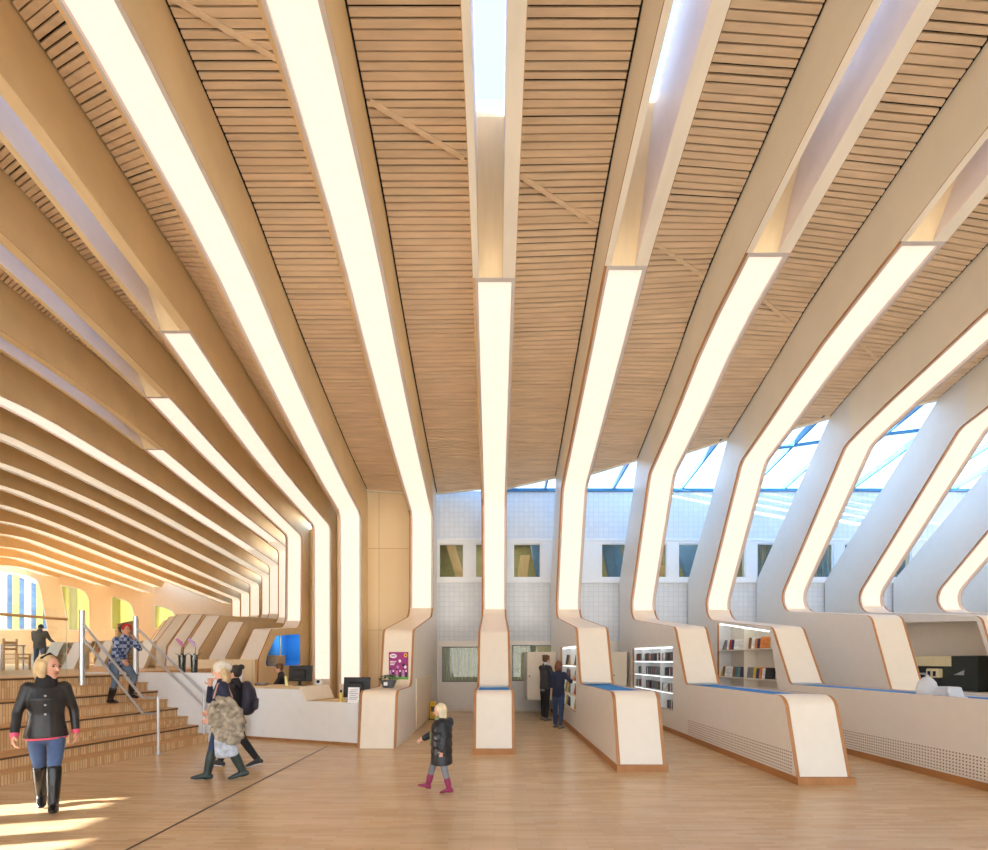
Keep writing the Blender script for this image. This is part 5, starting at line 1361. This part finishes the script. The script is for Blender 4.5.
# fur coat over her arm
fur = cloth('beige grey fur', (164, 152, 134), .95, .45, 11, 1.0); furl = cloth('pale blue lining', (186, 194, 206), .8, .3, 14)
c = Vector((-3.55, 6.20, .80))
t = thing('fur_coat', (c.x, c.y, c.z), 'beige and grey fur coat hanging over the arm of the woman in the white hat', 'coat')
random.seed(5); mb = MB(); ax_ = Vector((1, .15, 0)).normalized(); bx_ = Vector((-.15, 1, 0)).normalized()
for i in range(150):
    th = random.uniform(0, 6.28); z = random.uniform(-1, 1); rr = math.sqrt(max(0, 1 - z * z * .92))
    lean_ = -.05 * z
    q_ = c + ax_ * (.20 * rr * math.cos(th) + lean_) + bx_ * .10 * rr * math.sin(th) + Vector((0, 0, .30 * z + .04))
    ball(mb, q_, (random.uniform(.028, .046),) * 3, n=8)
loft(mb, [(c + Vector((0, 0, -.2)), .15, .07), (c + Vector((0, 0, .05)), .19, .09), (c + Vector((0, 0, .22)), .13, .07)], ax_)
meld(mb, 'fur', fur, t, .010, 1)
mb = MB()
loft(mb, [(c + ax_ * -.02 + Vector((0, 0, -.2)), .14, .06), (c + ax_ * .0 + Vector((0, 0, -.40)), .15, .055)], ax_)
meld(mb, 'lining', furl, t, .011, 2)

# --- companion with the backpack
p = Fig((-4.0, 7.22, 0), 190, 1.60, 'person in black with dark hair and sneakers, behind the woman in the white hat', [(-20, 14, 2), (22, 6, 2)], [(20, 8, 40, 6), (10, 8, 30, 6)], yaw=0, pitch=0, foot=(-16, 8))
p.trousers(blackc, .95, .92); p.footwear(charcoal, 0, 'sneaker', whitec); p.top('jacket', blackc, .80, .97, 1.08); p.hair(darkh, 'topbun')
c = p.T(-.2, 0, 1.16)
t = thing('backpack', c, 'dark navy backpack on the back of the person in black', 'backpack')
bp = cloth('dark navy nylon', (36, 36, 58), .5)
mb = MB(); loft(mb, [(p.T(-.19, 0, .98), .15, .095), (p.T(-.21, 0, 1.12), .16, .115), (p.T(-.19, 0, 1.30), .14, .10), (p.T(-.17, 0, 1.38), .10, .07)], p.r, 16); bb_ = meld(mb, 'bag_body', bp, t)
mb = MB(); loft(mb, [(p.T(-.30, 0, 1.0), .11, .035), (p.T(-.31, 0, 1.14), .11, .035)], p.r, 14); meld(mb, 'front_pocket', bp, bb_)
for sd in (-1, 1):
    mb = MB(); loft(mb, [(p.T(-.1, sd * .1, 1.36), .028, .012), (p.T(-.0, sd * .11, 1.47), .028, .012), (p.T(.11, sd * .115, 1.36), .028, .012), (p.T(.14, sd * .125, 1.15), .024, .012), (p.T(.0, sd * .18, 1.0), .02, .012)], p.r); meld(mb, 'strap', bp, t, .01, 2)

# --- receptionist
p = Fig((-4.93, 10.95, 0), 205, 1.565, 'receptionist with short brown hair and a black top behind the desk counter', [(0, 2, 4), (2, 2, 4)], [(30, 10, 62, 10), (34, 10, 60, 10)], lean=8, yaw=0, pitch=14, vox=.01)
p.trousers(blackc, 1, .92); p.footwear(shoeg); p.top('black_top', blackc, .80, .8, 1.0); p.hair(brownh, 'tousled')

# --- child
p = Fig((-.655, 5.83, 0), 186, 1.07, 'small child in a black padded coat, green scarf and magenta boots, walking', [(-7, 8, 2), (24, 10, 2)], [(-12, 20, 24, 6), (34, 16, 26, 4)], yaw=0, pitch=4, hs=1.28, vox=.007, foot=(-6, 14), bulk=1.1)
p.trousers(greyc, 1.0, .5, 'leggings'); p.footwear(magb, .45, 'boot')
jk = p.top('padded_coat', puffer, .58, .96, 1.42, .009, flare=1.22, sl=.95)
for z in (.66, .80, .95, 1.10, 1.24):
    mb = MB(); n_ = 18; w_ = .2 * p.k * 1.36
    loft(mb, [(p.T(0, 0, z - .03), w_ * 1.06, w_ * .8), (p.T(0, 0, z + .03), w_ * 1.06, w_ * .8)], p.r, 18, .3); meld(mb, 'coat_quilting', puffer, jk, .01, 3)
mb = MB(); loft(mb, [(p.T(-.13, -.08, 1.36), .06, .045), (p.T(-.16, 0, 1.38), .07, .055), (p.T(-.13, .08, 1.36), .06, .045)], Vector((0, 0, 1))); meld(mb, 'hood', puffer, jk, .01)
mb = MB(); loft(mb, [(p.T(.02, 0, 1.38), .078, .075), (p.T(.03, 0, 1.44), .07, .068)], p.r); loft(mb, [(p.T(.12, .01, 1.38), .04, .022), (p.T(.20, .01, 1.2), .05, .022), (p.T(.205, .01, .95), .045, .02)], p.r); meld(mb, 'scarf', greens, p.root, .008)
p.hair(paleblond, 'bob', (.01, .01))

# --- the two people at the lit shelf
p = Fig((1.40, 12.75, 0), 28, 1.78, 'man in a charcoal jacket and black trousers with a pale scarf at the lit shelf', [(2, 3, 3), (-3, 3, 3)], [(24, 8, 60, 16), (20, 8, 64, 16)], yaw=0, pitch=10, sh=.185, vox=.011)
p.trousers(blackc, 1, .94); p.footwear(shoeg); p.top('jacket', charcoal, .82, .96, 1.08); p.hair(brownh, 'tousled')
mb = MB(); loft(mb, [(p.T(.0, 0, 1.40), .098, .092), (p.T(.01, 0, 1.46), .085, .082)], p.r); meld(mb, 'scarf', cloth('pale grey scarf', (208, 208, 206), .9), p.root)
mb = MB(); loft(mb, [(p.T(0, 0, .77), .172, .126), (p.T(0, 0, .84), .172, .126)], p.r, 16, .08); meld(mb, 'shirt_hem', greyc, p.root, .011, 2)
p = Fig((1.56, 11.3, 0), 50, 1.62, 'woman with a reddish brown bob and navy top reaching into the lit shelf', [(4, 3, 3), (-5, 4, 3)], [(0, 10, 14, 2), ('to', (1.93, 10.93, 1.30), .3, 'room')], yaw=-6, pitch=8, vox=.01)
p.trousers(jeansd, 1, .95); p.footwear(shoeg); p.top('navy_top', navyc, .80, .62, 1.06, collar=False); p.hair(redbr, 'bob')
